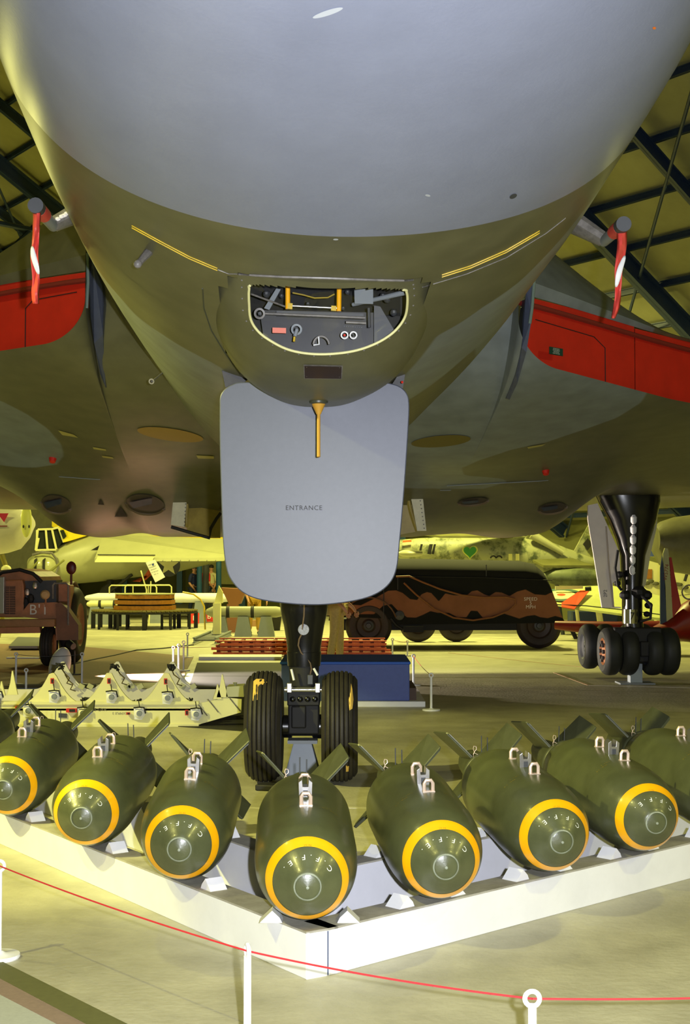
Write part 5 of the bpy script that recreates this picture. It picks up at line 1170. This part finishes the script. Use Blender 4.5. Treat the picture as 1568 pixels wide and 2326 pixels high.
# tilted information sheet on a stand
YS = 39.5
sg_ = thing('information_board', 'tilted white information board with small dark print on a thin stand beneath the pale tailplane', 'sign', (at(350, 0, YS).x, YS, 0))
P = [at(*p) for p in ((331, 1278, YS), (352, 1271, YS), (375, 1311, YS), (353, 1323, YS))]
q = MB(); q.prism(P, (0, .03, 0)); bd_ = build('board', q, M_white, sg_, smooth=False)
ex = (P[1]-P[0]).normalized(); ey = (P[0]-P[3]).normalized()
for k, (s, sz) in enumerate((('VISITOR', .05), ('GALLERY', .05), ('AIRCRAFT', .04), ('OF THE WAR', .035), ('1939 - 45', .035))):
    q = MB(); text(q, s, sz, P[0]+ex*.12-ey*(.10+k*.075)+Vector((0, -.004, 0)), ex, ey); build('print', q, M_dgrey, bd_)
q = MB(); c = P[0]+ex*.16-ey*.12+Vector((0, -.004, 0)); q.lathe([(.0005, 0), (.028, 0)], c, c+Vector((0, -1, 0)), 14); build('blue_dot', q, mat('dot blue', (30, 60, 160), .5), bd_)
b0 = at(350, 0, YS); q = MB(); q.tube([at(320, 1296, YS+.1), at(333, 1340, YS+.1), Vector((at(335, 0, YS).x, YS+.1, 0))], .02, 6); q.tube([at(343, 1320, YS+.1), Vector((at(345, 0, YS).x, YS+.1, 0))], .02, 6); build('stand_legs', q, M_cream, sg_)
# ================================================================== mottled jet beyond the tender
YJ = 34.5
jt = thing('mottled_jet', 'mottled green and cream wartime jet with a bright green heart on its side', 'aircraft', (at(1150, 0, YJ).x, YJ, 0))
def J(x, y, d=0): return at(x, y, YJ+d)
M_mottle = mat('mottled skin', (150, 152, 112), .5, rgb2=(72, 80, 50), nscale=3.4, contrast=(.48, .62))
M_mdark = mat('mottle dark', (84, 86, 48), .5, rgb2=(116, 114, 66), nscale=1.5)
q = MB(); rows = []
for (x, yt, yb) in ((880, 1232, 1262), (905, 1226, 1268), (960, 1222, 1275), (1030, 1218, 1285), (1100, 1214, 1292), (1180, 1216, 1300), (1240, 1226, 1306), (1290, 1246, 1304), (1340, 1262, 1296), (1400, 1275, 1286)):
    a = J(x, yt); c = J(x, yb); cz_ = (a.z+c.z)/2; rz = (a.z-c.z)/2
    rows.append([Vector((a.x, YJ+rz*.9*math.sin(t), cz_+rz*math.cos(t))) for t in [2*PI*k/28 for k in range(28)]])
q.grid(rows, closed=True); jf = build('fuselage', q, M_mottle, jt)
q = MB(); q.prism([J(1195, 1222, -.2), J(1210, 1208, -.2), J(1295, 1257, -.2), J(1300, 1262, -.2), J(1260, 1262, -.2)], (0, .3, 0)); build('spine_plate', q, M_mdark, jt, smooth=False)  # dark mottled plate along the spine
q = MB(); q.cyl(J(1208, 1214, -.4), J(1280, 1256, -.4), .11, .07, 12); build('exhaust_pipe', q, M_pale, jt)
q = MB(); q.prism([J(1290, 1262, -.1), J(1306, 1250, -.1), J(1325, 1215, -.1), J(1345, 1180, -.1), J(1358, 1180, -.1), J(1350, 1290, -.1), J(1300, 1290, -.1)], (0, .12, 0)); build('tail_fin', q, M_mottle, jt, smooth=False)
q = MB(); q.prism([J(1325, 1236, -.2), J(1336, 1222, -.2), J(1346, 1236, -.2), J(1336, 1250, -.2)], (0, .05, 0)); build('fin_marking', q, M_blackm, jt, smooth=False)
q = MB(); q.prism([J(1210, 1276, -.9), J(1300, 1272, -.4), J(1350, 1289, -1.2), J(1235, 1289, -1.4)], (0, .0, .05)); build('tailplane', q, M_mdark, jt, smooth=False)
q = MB(); rows = []
for (x, yt, yb) in ((1235, 1300, 1320), (1260, 1291, 1328), (1310, 1290, 1332), (1360, 1292, 1330), (1410, 1300, 1322)):
    a = J(x, yt, -1.2); c = J(x, yb, -1.2); cz_ = (a.z+c.z)/2; rz = (a.z-c.z)/2
    rows.append([Vector((a.x, YJ-1.2+rz*math.sin(t), cz_+rz*math.cos(t))) for t in [2*PI*k/20 for k in range(20)]])
q.grid(rows, closed=True); build('engine_pod', q, mat('pod mottle', (104, 112, 78), .5, rgb2=(60, 66, 48), nscale=2.2, contrast=(.42, .6)), jt)
q = MB(); rows = []
for (x, r) in ((905, .05), (915, .13), (930, .15), (945, .13), (960, .10)):
    a = J(x, 1257, -.55); rows.append([Vector((a.x, a.y+r*math.sin(t), a.z+r*.6*math.cos(t))) for t in [2*PI*k/16 for k in range(16)]])
q.grid(rows, closed=True); build('nacelle_tip', q, M_pale, jt)
def heart(cx, cy, s):
    return [(cx+s*16*math.sin(t)**3/17, cy-s*(13*math.cos(t)-5*math.cos(2*t)-2*math.cos(3*t)-math.cos(4*t))/17) for t in [2*PI*k/40 for k in range(40)]]
q = MB(); q.prism([J(x, y, -.50) for x, y in heart(1068, 1253, 19)], (0, .03, 0)); hrt = build('heart_emblem', q, mat('heart edge yellow', (220, 220, 90), .5), jf, smooth=False)
q = MB(); q.prism([J(x, y, -.52) for x, y in heart(1068, 1253, 15.5)], (0, .03, 0)); build('heart_emblem', q, mat('heart green', (62, 150, 30), .5), jf, smooth=False)
for x in (954, 974, 984):
    q = MB(); q.prism([J(x-3, 1258, -.42), J(x+2+(3 if x == 974 else 0), 1259, -.42), J(x+7+(3 if x == 974 else 0), 1236, -.42), J(x+2, 1236, -.42)], (0, .05, 0)); build('side_bar', q, M_blackm, jf, smooth=False)
for x in (1121, 1134):
    q = MB(); q.tube([J(x+6*math.cos(t), 1268-5*math.sin(t), -.5) for t in [PI*k/8 for k in range(9)]], .02, 5); build('painted_arc', q, M_blackm, jf)
for x in (1156, 1172):
    q = MB(); q.prism([J(x, 1273, -.52), J(x+8, 1273, -.52), J(x+8, 1258, -.52), J(x, 1258, -.52)], (0, .03, 0)); build('side_panel_mark', q, mat('mark pale yellow', (236, 232, 140), .5), jf, smooth=False)
q = MB(); q.prism([J(915, 1228, -.3), J(935, 1226, -.3), J(935, 1231, -.3), J(915, 1232, -.3)], (0, .03, 0)); build('side_bar', q, M_orange, jf, smooth=False)
q = MB(); q.prism([J(1130, 1219, -1), J(1160, 1216, -.3), J(1166, 1222, -.3), J(1140, 1225, -1)], (0, 0, .05)); q.prism([J(930, 1212, -.8), J(1190, 1204, -.2), J(1150, 1222, -1.2), J(1000, 1222, -1.2)], (0, 0, .05)); build('wing', q, M_mdark, jt, smooth=False)
for x in (1215, 1262):
    q = MB(); q.cyl((J(x, 0).x, YJ-.6, 0), J(x, 1300, -.6), .05, .05, 8); build('undercarriage_leg', q, M_dgrey, jt)
# light wing with roundel, low behind the main gear
YR = 31.0
lw = thing('training_aircraft', 'pale aircraft wing with red, white and green roundel behind the large main wheels', 'aircraft', (at(1380, 0, YR).x, YR, 0))
def Rr(x, y, d=0): return at(x, y, YR+d)
q = MB(); q.prism([Rr(1262, 1338, .6), Rr(1390, 1335, .8), Rr(1500, 1358, .6), Rr(1530, 1412, -.3), Rr(1440, 1403, -.35), Rr(1305, 1384, -.3), Rr(1262, 1376, -.2)], (0, .02, .05)); wl_ = build('wing', q, mat('wing cream green', (184, 188, 120), .45, noise=.06), lw, smooth=False)
N_ = Vector((0, -.55, .18))
def disc(cx, cy, r0, r1, m_, d, sx=1.0, sy=.30):
    q = MB(); rr = []
    for r in (r0, r1):
        rr.append([Rr(cx+r*sx*math.cos(t), cy+r*sy*math.sin(t), (1355-(cy+r*sy*math.sin(t)))/50.*.9+.18)+Vector((0, -d*.5, d)) for t in [2*PI*k/40 for k in range(40)]])
    q.grid(rr, closed=True); return build('roundel_ring', q, m_, wl_)
disc(1275, 1356, .1, 10, mat('roundel red', (196, 70, 40), .5), .05); disc(1275, 1356, 10, 32, M_cream, .05); disc(1275, 1356, 32, 48, mat('roundel green', (70, 96, 84), .5), .05)
q = MB(); q.prism([Rr(1276, 1371, -.25), Rr(1318, 1343, .3), Rr(1340, 1342, .3), Rr(1305, 1385, -.42), Rr(1276, 1380, -.4)], (0, -.02, .02)); build('red_wing_band', q, mat('roundel red', (196, 70, 40), .5), wl_, smooth=False)
q = MB(); q.tube([Rr(1262, 1373, -.33), Rr(1330, 1376, -.33), Rr(1440, 1388, -.35), Rr(1530, 1400, -.3)], .012, 5); build('aileron_line', q, M_blackm, wl_)
q = MB(); q.cyl((Rr(1310, 0).x, YR, 0), Rr(1310, 1380), .04, .04, 8); build('wing_stand', q, M_cream, lw); q = MB(); q.cyl((Rr(1360, 0).x, YR, 0), Rr(1360, 1385), .07, .07, 8); build('wing_stand', q, M_cream, lw)
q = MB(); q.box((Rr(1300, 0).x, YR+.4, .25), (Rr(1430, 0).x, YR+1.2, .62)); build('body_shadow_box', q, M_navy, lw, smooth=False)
q = MB(); q.tube([Rr(1330, 1338, -.4), Rr(1343, 1337, -.4)], .05, 6); build('pitot_cover', q, M_blackm, lw)
q = MB(); q.prism([Rr(1262, 1340, .2), Rr(1262, 1331, .2), Rr(1325, 1331, .2), Rr(1325, 1337, .2)], (0, .05, 0)); build('wing_edge', q, M_cream, lw, smooth=False)
# red machine with upright striped blade
YH = 26.0
rh = thing('red_helicopter', 'dark red machine with low boom and upright navy, white and red fin, at right', 'aircraft', (at(1500, 0, YH).x, YH, 0))
def H(x, y, d=0): return at(x, y, YH+d)
q = MB(); q.tube([H(1262, 1420, .5), H(1320, 1424, .3), H(1400, 1428, .1), H(1490, 1430, 0), H(1560, 1432, 0)], [.08, .11, .13, .16, .2], 14); build('tail_boom', q, M_dred, rh)
q = MB(); rows = []
for (x, yt, yb) in ((1480, 1422, 1436), (1500, 1412, 1450), (1525, 1398, 1454), (1550, 1372, 1457), (1580, 1352, 1460), (1640, 1340, 1465)):
    a = H(x, yt); c = H(x, yb); rows.append([Vector((a.x, YH+.35*math.sin(t), (a.z+c.z)/2+(a.z-c.z)/2*math.cos(t))) for t in [2*PI*k/20 for k in range(20)]])
q.grid(rows, closed=True); build('body', q, M_dred, rh)
fin = [(1501, 1420), (1502, 1330), (1504, 1262), (1508, 1246), (1515, 1245), (1521, 1265), (1532, 1310), (1548, 1375), (1530, 1404), (1508, 1420)]
q = MB(); q.prism([H(x, y, -.2) for x, y in ((1501, 1418), (1501, 1290), (1505, 1262), (1512, 1330), (1515, 1416))], (0, .06, 0)); build('fin_navy', q, M_navy, rh, smooth=False)
q = MB(); q.prism([H(x, y, -.2) for x, y in ((1515, 1412), (1507, 1258), (1511, 1245), (1518, 1246), (1522, 1275), (1529, 1402))], (0, .06, 0)); build('fin_white', q, M_pale, rh, smooth=False)
q = MB(); q.prism([H(x, y, -.2) for x, y in ((1529, 1404), (1520, 1266), (1526, 1266), (1534, 1310), (1548, 1376))], (0, .06, 0)); build('fin_red', q, mat('fin red', (150, 24, 20), .4), rh, smooth=False)
q = MB(); text(q, 'WS774', .10, H(1514, 1300, -.22), (.15, 0, 1), (-1, 0, .15)); build('fin_lettering', q, M_dred, rh)
q = MB(); c = H(1566, 1345, -.1); q.tube([c+Vector((.13*math.cos(t), 0, .13*math.sin(t))) for t in [2*PI*k/20 for k in range(20)]], .015, 6, closed=True); build('steering_ring', q, M_strut, rh)
q = MB(); q.prism([H(1292, 1424, .5), H(1300, 1420, .5), H(1314, 1450, .5), H(1306, 1452, .5)], (0, .1, 0)); q.box((H(1560, 0).x, YH-.2, 0), (H(1600, 0).x, YH+.2, .3)); build('skid_leg', q, M_blackm, rh, smooth=False)
# big dark olive aircraft body beyond the right edge, and a small cream aircraft with propeller near it
q = MB(); rows = []
YO = 29.5
for (x, yt, yb) in ((1488, 1196, 1260), (1500, 1185, 1285), (1530, 1175, 1300), (1568, 1170, 1306), (1620, 1165, 1312), (1680, 1160, 1315)):
    a = at(x, yt, YO); c = at(x, yb, YO); rows.append([Vector((a.x, YO+.5*math.sin(t), (a.z+c.z)/2+(a.z-c.z)/2*math.cos(t))) for t in [2*PI*k/24 for k in range(24)]])
oliv = thing('olive_aircraft', 'dark olive rounded aircraft body cut by the right edge, beyond the main wheels', 'aircraft', (at(1600, 0, YO).x, YO, 0))
q.grid(rows, closed=True); q.f.append(tuple(range(24))); q.m.append(0); build('fuselage', q, M_olive, oliv); q = MB(); q.cyl((at(1600, 0, YO).x, YO, 0), at(1600, 1300, YO), .12, .12, 10); build('support_leg', q, M_blackm, oliv)
YQ = 36.0
ll = thing('propeller_trainer', 'small cream aircraft with navy panel partly hidden behind the right main gear leg', 'aircraft', (at(1500, 0, YQ).x, YQ, 0))
def Q(x, y, d=0): return at(x, y, YQ+d)
q = MB(); q.prism([Q(x, y) for x, y in ((1470, 1200), (1524, 1200), (1524, 1262), (1500, 1268), (1470, 1262))], (0, .2, 0)); build('upper_panel', q, M_cream, ll, smooth=False)
q = MB(); q.prism([Q(x, y, -.05) for x, y in ((1478, 1225), (1510, 1222), (1512, 1262), (1478, 1264))], (0, .05, 0)); build('navy_panel', q, M_navycase, ll, smooth=False)
q = MB(); q.cyl(Q(1480, 1235, -.2), Q(1507, 1234, -.2), .06, .06, 10); build('white_roll', q, M_white, ll)
q = MB(); q.prism([Q(x, y, -.02) for x, y in ((1455, 1268), (1568, 1300), (1600, 1300), (1600, 1345), (1540, 1352), (1455, 1356))], (0, .25, 0)); build('hull', q, M_cream, ll, smooth=False)
q = MB(); q.prism([Q(x, y, -.05) for x, y in ((1470, 1293), (1482, 1293), (1482, 1315), (1470, 1315))], (0, .05, 0)); build('poster_patch', q, M_wood, ll, smooth=False)
for k in range(9):
    q = MB(); q.ball(Q(1470+k*11+random.uniform(-4, 4), 1330+random.uniform(-10, 6), -.08), (.10, .03, .05), 8); build('camouflage_blotch', q, M_olive, ll)
q = MB(); q.tube([Q(1556, 1320, -.2), Q(1562, 1300, -.2), Q(1566, 1290, -.2), Q(1572, 1310, -.2)], .04, 5); build('engine_hose', q, M_blackm, ll)
q = MB(); q.box((Q(1480, 0).x, YQ, 0), (Q(1580, 0).x, YQ+.3, Q(0, 1350).z)); build('lower_stand', q, M_cream, ll, smooth=False)
# ================================================================== far left: pale twin-engined aircraft side with blade and triangle
YA = 33.0
fa = thing('transport_aircraft', 'pale grey aircraft body with a red warning triangle at the far left under the wing', 'aircraft', (at(20, 0, YA).x, YA, 0))
def A(x, y, d=0): return at(x, y, YA+d)
q = MB(); rows = []
for (x, yt, yb) in ((-80, 1120, 1262), (-20, 1124, 1262), (20, 1136, 1256), (45, 1145, 1248), (60, 1156, 1228), (66, 1172, 1205)):
    a = A(x, yt); c = A(x, yb); rows.append([Vector((a.x, YA+.7*math.sin(t), (a.z+c.z)/2+(a.z-c.z)/2*math.cos(t))) for t in [2*PI*k/28 for k in range(28)]])
q.grid(rows, closed=True); q.f.append(tuple(range(5*28, 6*28))); q.m.append(0); fb = build('nacelle', q, mat('pale lilac grey', (190, 186, 168), .5, noise=.05), fa)
q = MB(); q.prism([A(-6, 1166, -.72), A(19, 1166, -.72), A(9, 1186, -.72)], (0, .02, 0)); build('warning_triangle', q, mat('triangle crimson', (170, 24, 60), .5), fb, smooth=False)
q = MB(); q.prism([A(-8, 1194, -.72), A(16, 1194, -.72), A(16, 1196, -.72), A(-8, 1196, -.72)], (0, .02, 0)); build('warning_line', q, M_dred, fb, smooth=False)
q = MB(); q.ball(A(60, 1183, -.9), (.125, .05, .38), 24); bl = build('propeller_blade', q, mat('blade lime cream', (210, 212, 110), .4), fa)
for x in (53, 66):
    q = MB(); q.ball(A(x, 1196, -.96), (.02, .01, .04), 8); build('blade_slot', q, M_blackm, bl)
q = MB(); q.prism([A(-40, 1128, -.3), A(52, 1128, -.3), A(55, 1140, -.3), (A(-40, 1141, -.3))], (0, .1, 0)); build('window_strip', q, mat('strip violet black', (40, 34, 44), .3), fa, smooth=False)
q = MB(); q.prism([A(40, 1166, 18), A(80, 1150, 18), A(122, 1158, 18), A(120, 1250, 18), A(84, 1262, 18), A(60, 1300, 18), A(-60, 1330, 18), A(-60, 1262, 18), A(30, 1240, 18)], (0, .5, 0)); build('olive_flank', q, M_olive, fa, smooth=False)
q = MB(); q.cyl(A(4, 1260, -.6), A(24, 1318, -.6), .06, .05, 10); q.cyl(A(24, 1318, -.6), Vector((A(24, 0).x, YA-.6, 0)), .05, .05, 10); build('undercarriage_leg', q, mat('leg olive yellow', (120, 110, 30), .5), fa)
q = MB(); q.ball(A(14, 1293, -.7), (.12, .1, .10), 12); build('spinner', q, M_cream, fa)
# ================================================================== clutter on the far floor, left of the crew door
def rocket(name, x0, x1, y, Y, r, m_, label, cat='rocket', legs=True):
    a = at(x0, y, Y); c = at(x1, y, Y); c.z = a.z; t = thing(name, label, cat, ((a.x+c.x)/2, Y, 0))
    L_ = (c-a).length; q = MB(); q.lathe([(.0005, 0), (r*.5, .02*L_), (r, .10*L_), (r, .93*L_), (r*.8, L_), (.0005, L_)], a, c, 20); bdy = build('tube_body', q, m_, t)
    for k in (.3, .62):
        q = MB(); p = a.lerp(c, k); q.lathe([(r*1.01, -.04), (r*1.06, -.03), (r*1.06, .03), (r*1.01, .04)], p, p+(c-a), 20); build('band', q, M_blackm, bdy)
    if legs:
        for k in (.2, .5, .8):
            p = a.lerp(c, k); q = MB(); q.prism([p+Vector((-.12, -.15, -r*.8)), p+Vector((.12, -.15, -r*.8)), p+Vector((.2, -.15, -p.z)), p+Vector((-.2, -.15, -p.z))], (0, .3, 0)); build('cradle', q, M_grey, t, smooth=False)
    return t
rocket('white_rocket', 190, 520, 1358, 41.0, .14, M_white, 'long white cylindrical weapon on grey cradles behind the round bench')
rocket('grey_rocket', 196, 300, 1372, 40.0, .10, M_cream, 'short cream cylinder on low cradles left of the round bench')
rocket('tan_cylinder', 466, 640, 1390, 33.0, .13, mat('tube grey', (150, 150, 126), .5), 'grey perforated beam on cradles left of the nose leg', 'beam')
q = MB(); p = fl(622, 1432); q.lathe([(.16, 0), (.21, .42), (.22, .42), (.22, .44)], p, p+Vector((0,0,1)), 20, cap=True); o = build('waste_bin', q, M_blackm, None, origin=p); tag(o, 'small black bin on the far floor left of the nose leg', 'bin')
for (x, y, lab) in ((442, 1408, 'red and white numbered plate below the white weapon, right of the round bench'), (475, 1404, 'second red plate, nearer the crew door'),):
    p = fl(x, y+10); q = MB(); q.prism([p+Vector((-.13, 0, .02)), p+Vector((.13, 0, .02)), p+Vector((.13, .05, .32)), p+Vector((-.13, .05, .32))], (0, .02, 0)); t = build('small_plate', q, M_red, None, origin=p, smooth=False); tag(t, lab, 'sign')
    q = MB(); text(q, 'B', .2, p+Vector((0, .005, .17)), (1, 0, 0), (0, .15, 1)); build('plate_letter', q, M_white, t)
p = fl(500, 1448-40); q = MB(); 
q.prism([at(487, 1370, 32), at(506, 1370, 32), at(506, 1345, 32), at(497, 1330, 32), at(492, 1350, 32)], (0, .1, 0)); q.box((at(490, 0, 32).x, 31.9, 0), (at(506, 0, 32).x, 32.2, at(0, 1370, 32).z)); o = build('cream_fin_stand', q, M_cream, None, smooth=False, origin=(at(498, 0, 32).x, 32, 0)); tag(o, 'cream fin shaped part on a stand beside the crew door, above the pallets', 'fin')
q = MB(); q.tube([at(x, y, 33) for x, y in ((415, 1345), (440, 1350), (456, 1362), (464, 1378), (466, 1430))], .02, 6); o = build('yellow_rail', q, M_yel2, None, origin=(at(440, 0, 33).x, 33, 0)); tag(o, 'curved yellow tube rail behind the white weapon', 'rail')
p = fl(575, 1422); q = MB(); q.box((-.5, -.3, .0), (.5, .3, .16), M=Matrix.Translation(p)); q.tube([p+Vector((-.9, 0, .12)), p+Vector((-.5, 0, .12))], .03, 6); o = build('trolley_tray', q, M_tan, None, origin=p, smooth=False); tag(o, 'low tan trolley tray on the yellow floor', 'trolley')
q = MB(); p = fl(505, 1380); q.prism([at(502, 1335, 35), at(560, 1338, 35), at(545, 1372, 35), at(520, 1372, 35)], (0, .6, 0)); q.box((at(520, 0, 35).x, 35, 0), (at(545, 0, 35).x, 35.4, at(0, 1372, 35).z)); o = build('open_tub', q, mat('tub brown', (130, 84, 54), .6), None, smooth=False, origin=(at(530, 0, 35).x, 35, 0)); tag(o, 'brown tapered tub half hidden by the crew door', 'tub')
for i, (x, Y) in enumerate(((453, 46.6), (497, 46.6))):
    c = at(x, 1300, Y); q = MB(); q.cyl((c.x, Y, 0), (c.x, Y, 3.2), .09, .09, 12); o = build('blue_column', q, M_bluecol, None, origin=(c.x, Y, 0)); tag(o, ['blue steel column left of the distant visitor in red', 'blue steel column right of the distant visitor in red'][i], 'column')
# ================================================================== people
def skinned(name, verts, edges, radii, m_, parent, sub_=2, root=0):
    me = bpy.data.meshes.new(name); inv = wm(parent).inverted()
    me.from_pydata([inv @ Vector(v) for v in verts], edges, []); o = bpy.data.objects.new(name, me); COL.objects.link(o); o.parent = parent; WM[o.name] = wm(parent)
    o.modifiers.new('skin', 'SKIN')
    for i, r in enumerate(radii):
        sv = me.skin_vertices[0].data[i]; sv.radius = (r, r) if isinstance(r, (int, float)) else r; sv.use_root = (i == root)
    s = o.modifiers.new('sub', 'SUBSURF'); s.levels = sub_; s.render_levels = sub_
    me.materials.append(m_); return o
def person(pos, yaw, h, label, shirt, trousers, stride=.10, arms=((.10, .05), (.06, -.02)), hair=M_hair, group=None, shoes=M_blackm):
    """one continuous body, clothing as slightly larger shells over it"""
    k = h/1.75; p0 = thing('person', label, 'person', (pos[0], pos[1], 0), yaw, group); M = WM[p0.name]
    def p(x, y, z): return M @ Vector((x*k, y*k, z*k))
    s = stride
    V_ = [(0,0,.98),(0,0,1.15),(0,.0,1.32),(0,0,1.43),(0,-.005,1.52),(0,-.01,1.60),(0,-.012,1.68),
          (.09,0,.92),(.10,-s*.5,.52),(.10,-s*1.0+.03,.10),(.11,-s-.12,.035),
          (-.09,0,.92),(-.10,s*.3,.52),(-.10,s+.03,.10),(-.11,s-.12,.035),
          (.18,0,1.40),(.24,.02,1.13),(.23+arms[0][1],-.12-arms[0][0],.92),(.225+arms[0][1],-.17-arms[0][0],.84),
          (-.18,0,1.40),(-.24,.02,1.13),(-.23-arms[1][1],-.12-arms[1][0],.92),(-.225-arms[1][1],-.17-arms[1][0],.84)]
    E = [(0,1),(1,2),(2,3),(3,4),(4,5),(5,6),(0,7),(7,8),(8,9),(9,10),(0,11),(11,12),(12,13),(13,14),(3,15),(15,16),(16,17),(17,18),(3,19),(19,20),(20,21),(21,22)]
    R_ = [(.15,.105),(.135,.10),(.155,.11),(.09,.07),.05,.083,.078,.092,.058,.04,.035,.092,.058,.04,.035,.06,.045,.032,.022,.06,.045,.032,.022]
    R_ = [tuple(a*k for a in r) if isinstance(r, tuple) else r*k for r in R_]
    skinned('body', [p(*v) for v in V_], E, R_, M_skin, p0)
    tv = [V_[i] for i in (0, 7, 8, 9, 11, 12, 13)]; te = [(0,1),(1,2),(2,3),(0,4),(4,5),(5,6)]
    skinned('trousers', [p(*v) for v in tv], te, [tuple(a*k for a in (.165,.12)), .108*k, .078*k, .066*k, .108*k, .078*k, .066*k], trousers, p0)
    sv = [V_[i] for i in (0, 1, 2, 3, 15, 16, 19, 20)]; sv[0] = (0, 0, .95)
    skinned('shirt', [p(*v) for v in sv], [(0,1),(1,2),(2,3),(3,4),(4,5),(3,6),(6,7)], [tuple(a*k for a in r) for r in ((.172,.125),(.155,.12),(.172,.125),(.085,.075),(.075,.075),(.06,.06),(.075,.075),(.06,.06))], shirt, p0)
    q = MB(); q.ball(p(0, .012, 1.69), (.092*k, .10*k, .085*k), 16); build('hair', q, hair, p0)
    q = MB(); q.ball(p(0, -.105, 1.60), (.013*k, .02*k, .022*k), 8); build('nose', q, M_skin, p0)
    for sx in (-1, 1):
        q = MB(); q.ball(p(sx*.032, -.088, 1.635), .011*k, 8); build('eye', q, M_blackm, p0)
        q = MB(); q.ball(p(sx*.085, 0, 1.62), (.012*k, .02*k, .03*k), 8); build('ear', q, M_skin, p0)
        i = 18 if sx > 0 else 22; hx, hy, hz = V_[i]
        for f_ in range(4):
            a = (hx+.0, hy-.01+(f_-1.5)*.019, hz); ln = (.075, .085, .08, .062)[f_]
            skinned('finger', [p(*a), p(a[0]-sx*.004, a[1], a[2]-ln*.5), p(a[0]-sx*.018, a[1], a[2]-ln)], [(0,1),(1,2)], [.009*k]*3, M_skin, p0, 1)
        skinned('thumb', [p(hx-sx*.005, hy-.03, hz+.02), p(hx-sx*.02, hy-.05, hz-.01), p(hx-sx*.025, hy-.052, hz-.035)], [(0,1),(1,2)], [.011*k]*3, M_skin, p0, 1)
        j = 9 if sx > 0 else 13; fx, fy, fz = V_[j]
        q = MB(); q.ball(p(fx, fy-.06, .045), (.047*k, .14*k, .045*k), 14, M=M.to_3x3()); build('shoe', q, shoes, p0)
    q = MB(); q.tube([p(-.02, -.098, 1.575), p(0, -.10, 1.573), p(.02, -.098, 1.575)], .005*k, 5); build('mouth', q, mat('lips', (150, 80, 74), .6), p0)
    return p0
pp = at(765, 1480, 23.6); person((pp.x, 23.6), 1.35, 1.76, 'visitor in khaki trousers standing behind the navy case, upper body hidden by the crew door', mat('shirt olive', (96, 96, 70), .8), M_tan2, stride=.06)
for (x, Y, yaw, h_, lab, sc_, tc_) in ((468, 48.5, 2.2, 1.72, 'distant visitor in a red shirt between the two blue columns', mat('shirt red', (190, 40, 34), .8), mat('denim', (40, 50, 80), .8)),
                           (441, 48, 1.0, 1.68, 'distant visitor in dark blue clothes behind the star marked tail', mat('shirt navy', (24, 34, 80), .8), mat('denim', (40, 50, 80), .8)),
                           (480, 51, -.5, 1.70, 'distant visitor partly behind the right blue column, pale top', mat('shirt pale', (200, 190, 150), .8), mat('trouser grey', (80, 80, 80), .8)),
                           (578, 34, .3, 1.60, 'visitor in ochre trousers hidden to the knees by the crew door', mat('shirt brown', (90, 60, 40), .8), mat('trouser ochre', (170, 130, 40), .8))):
    g = at(x, 1300, Y); person((g.x, Y), yaw, h_, lab, sc_, tc_)
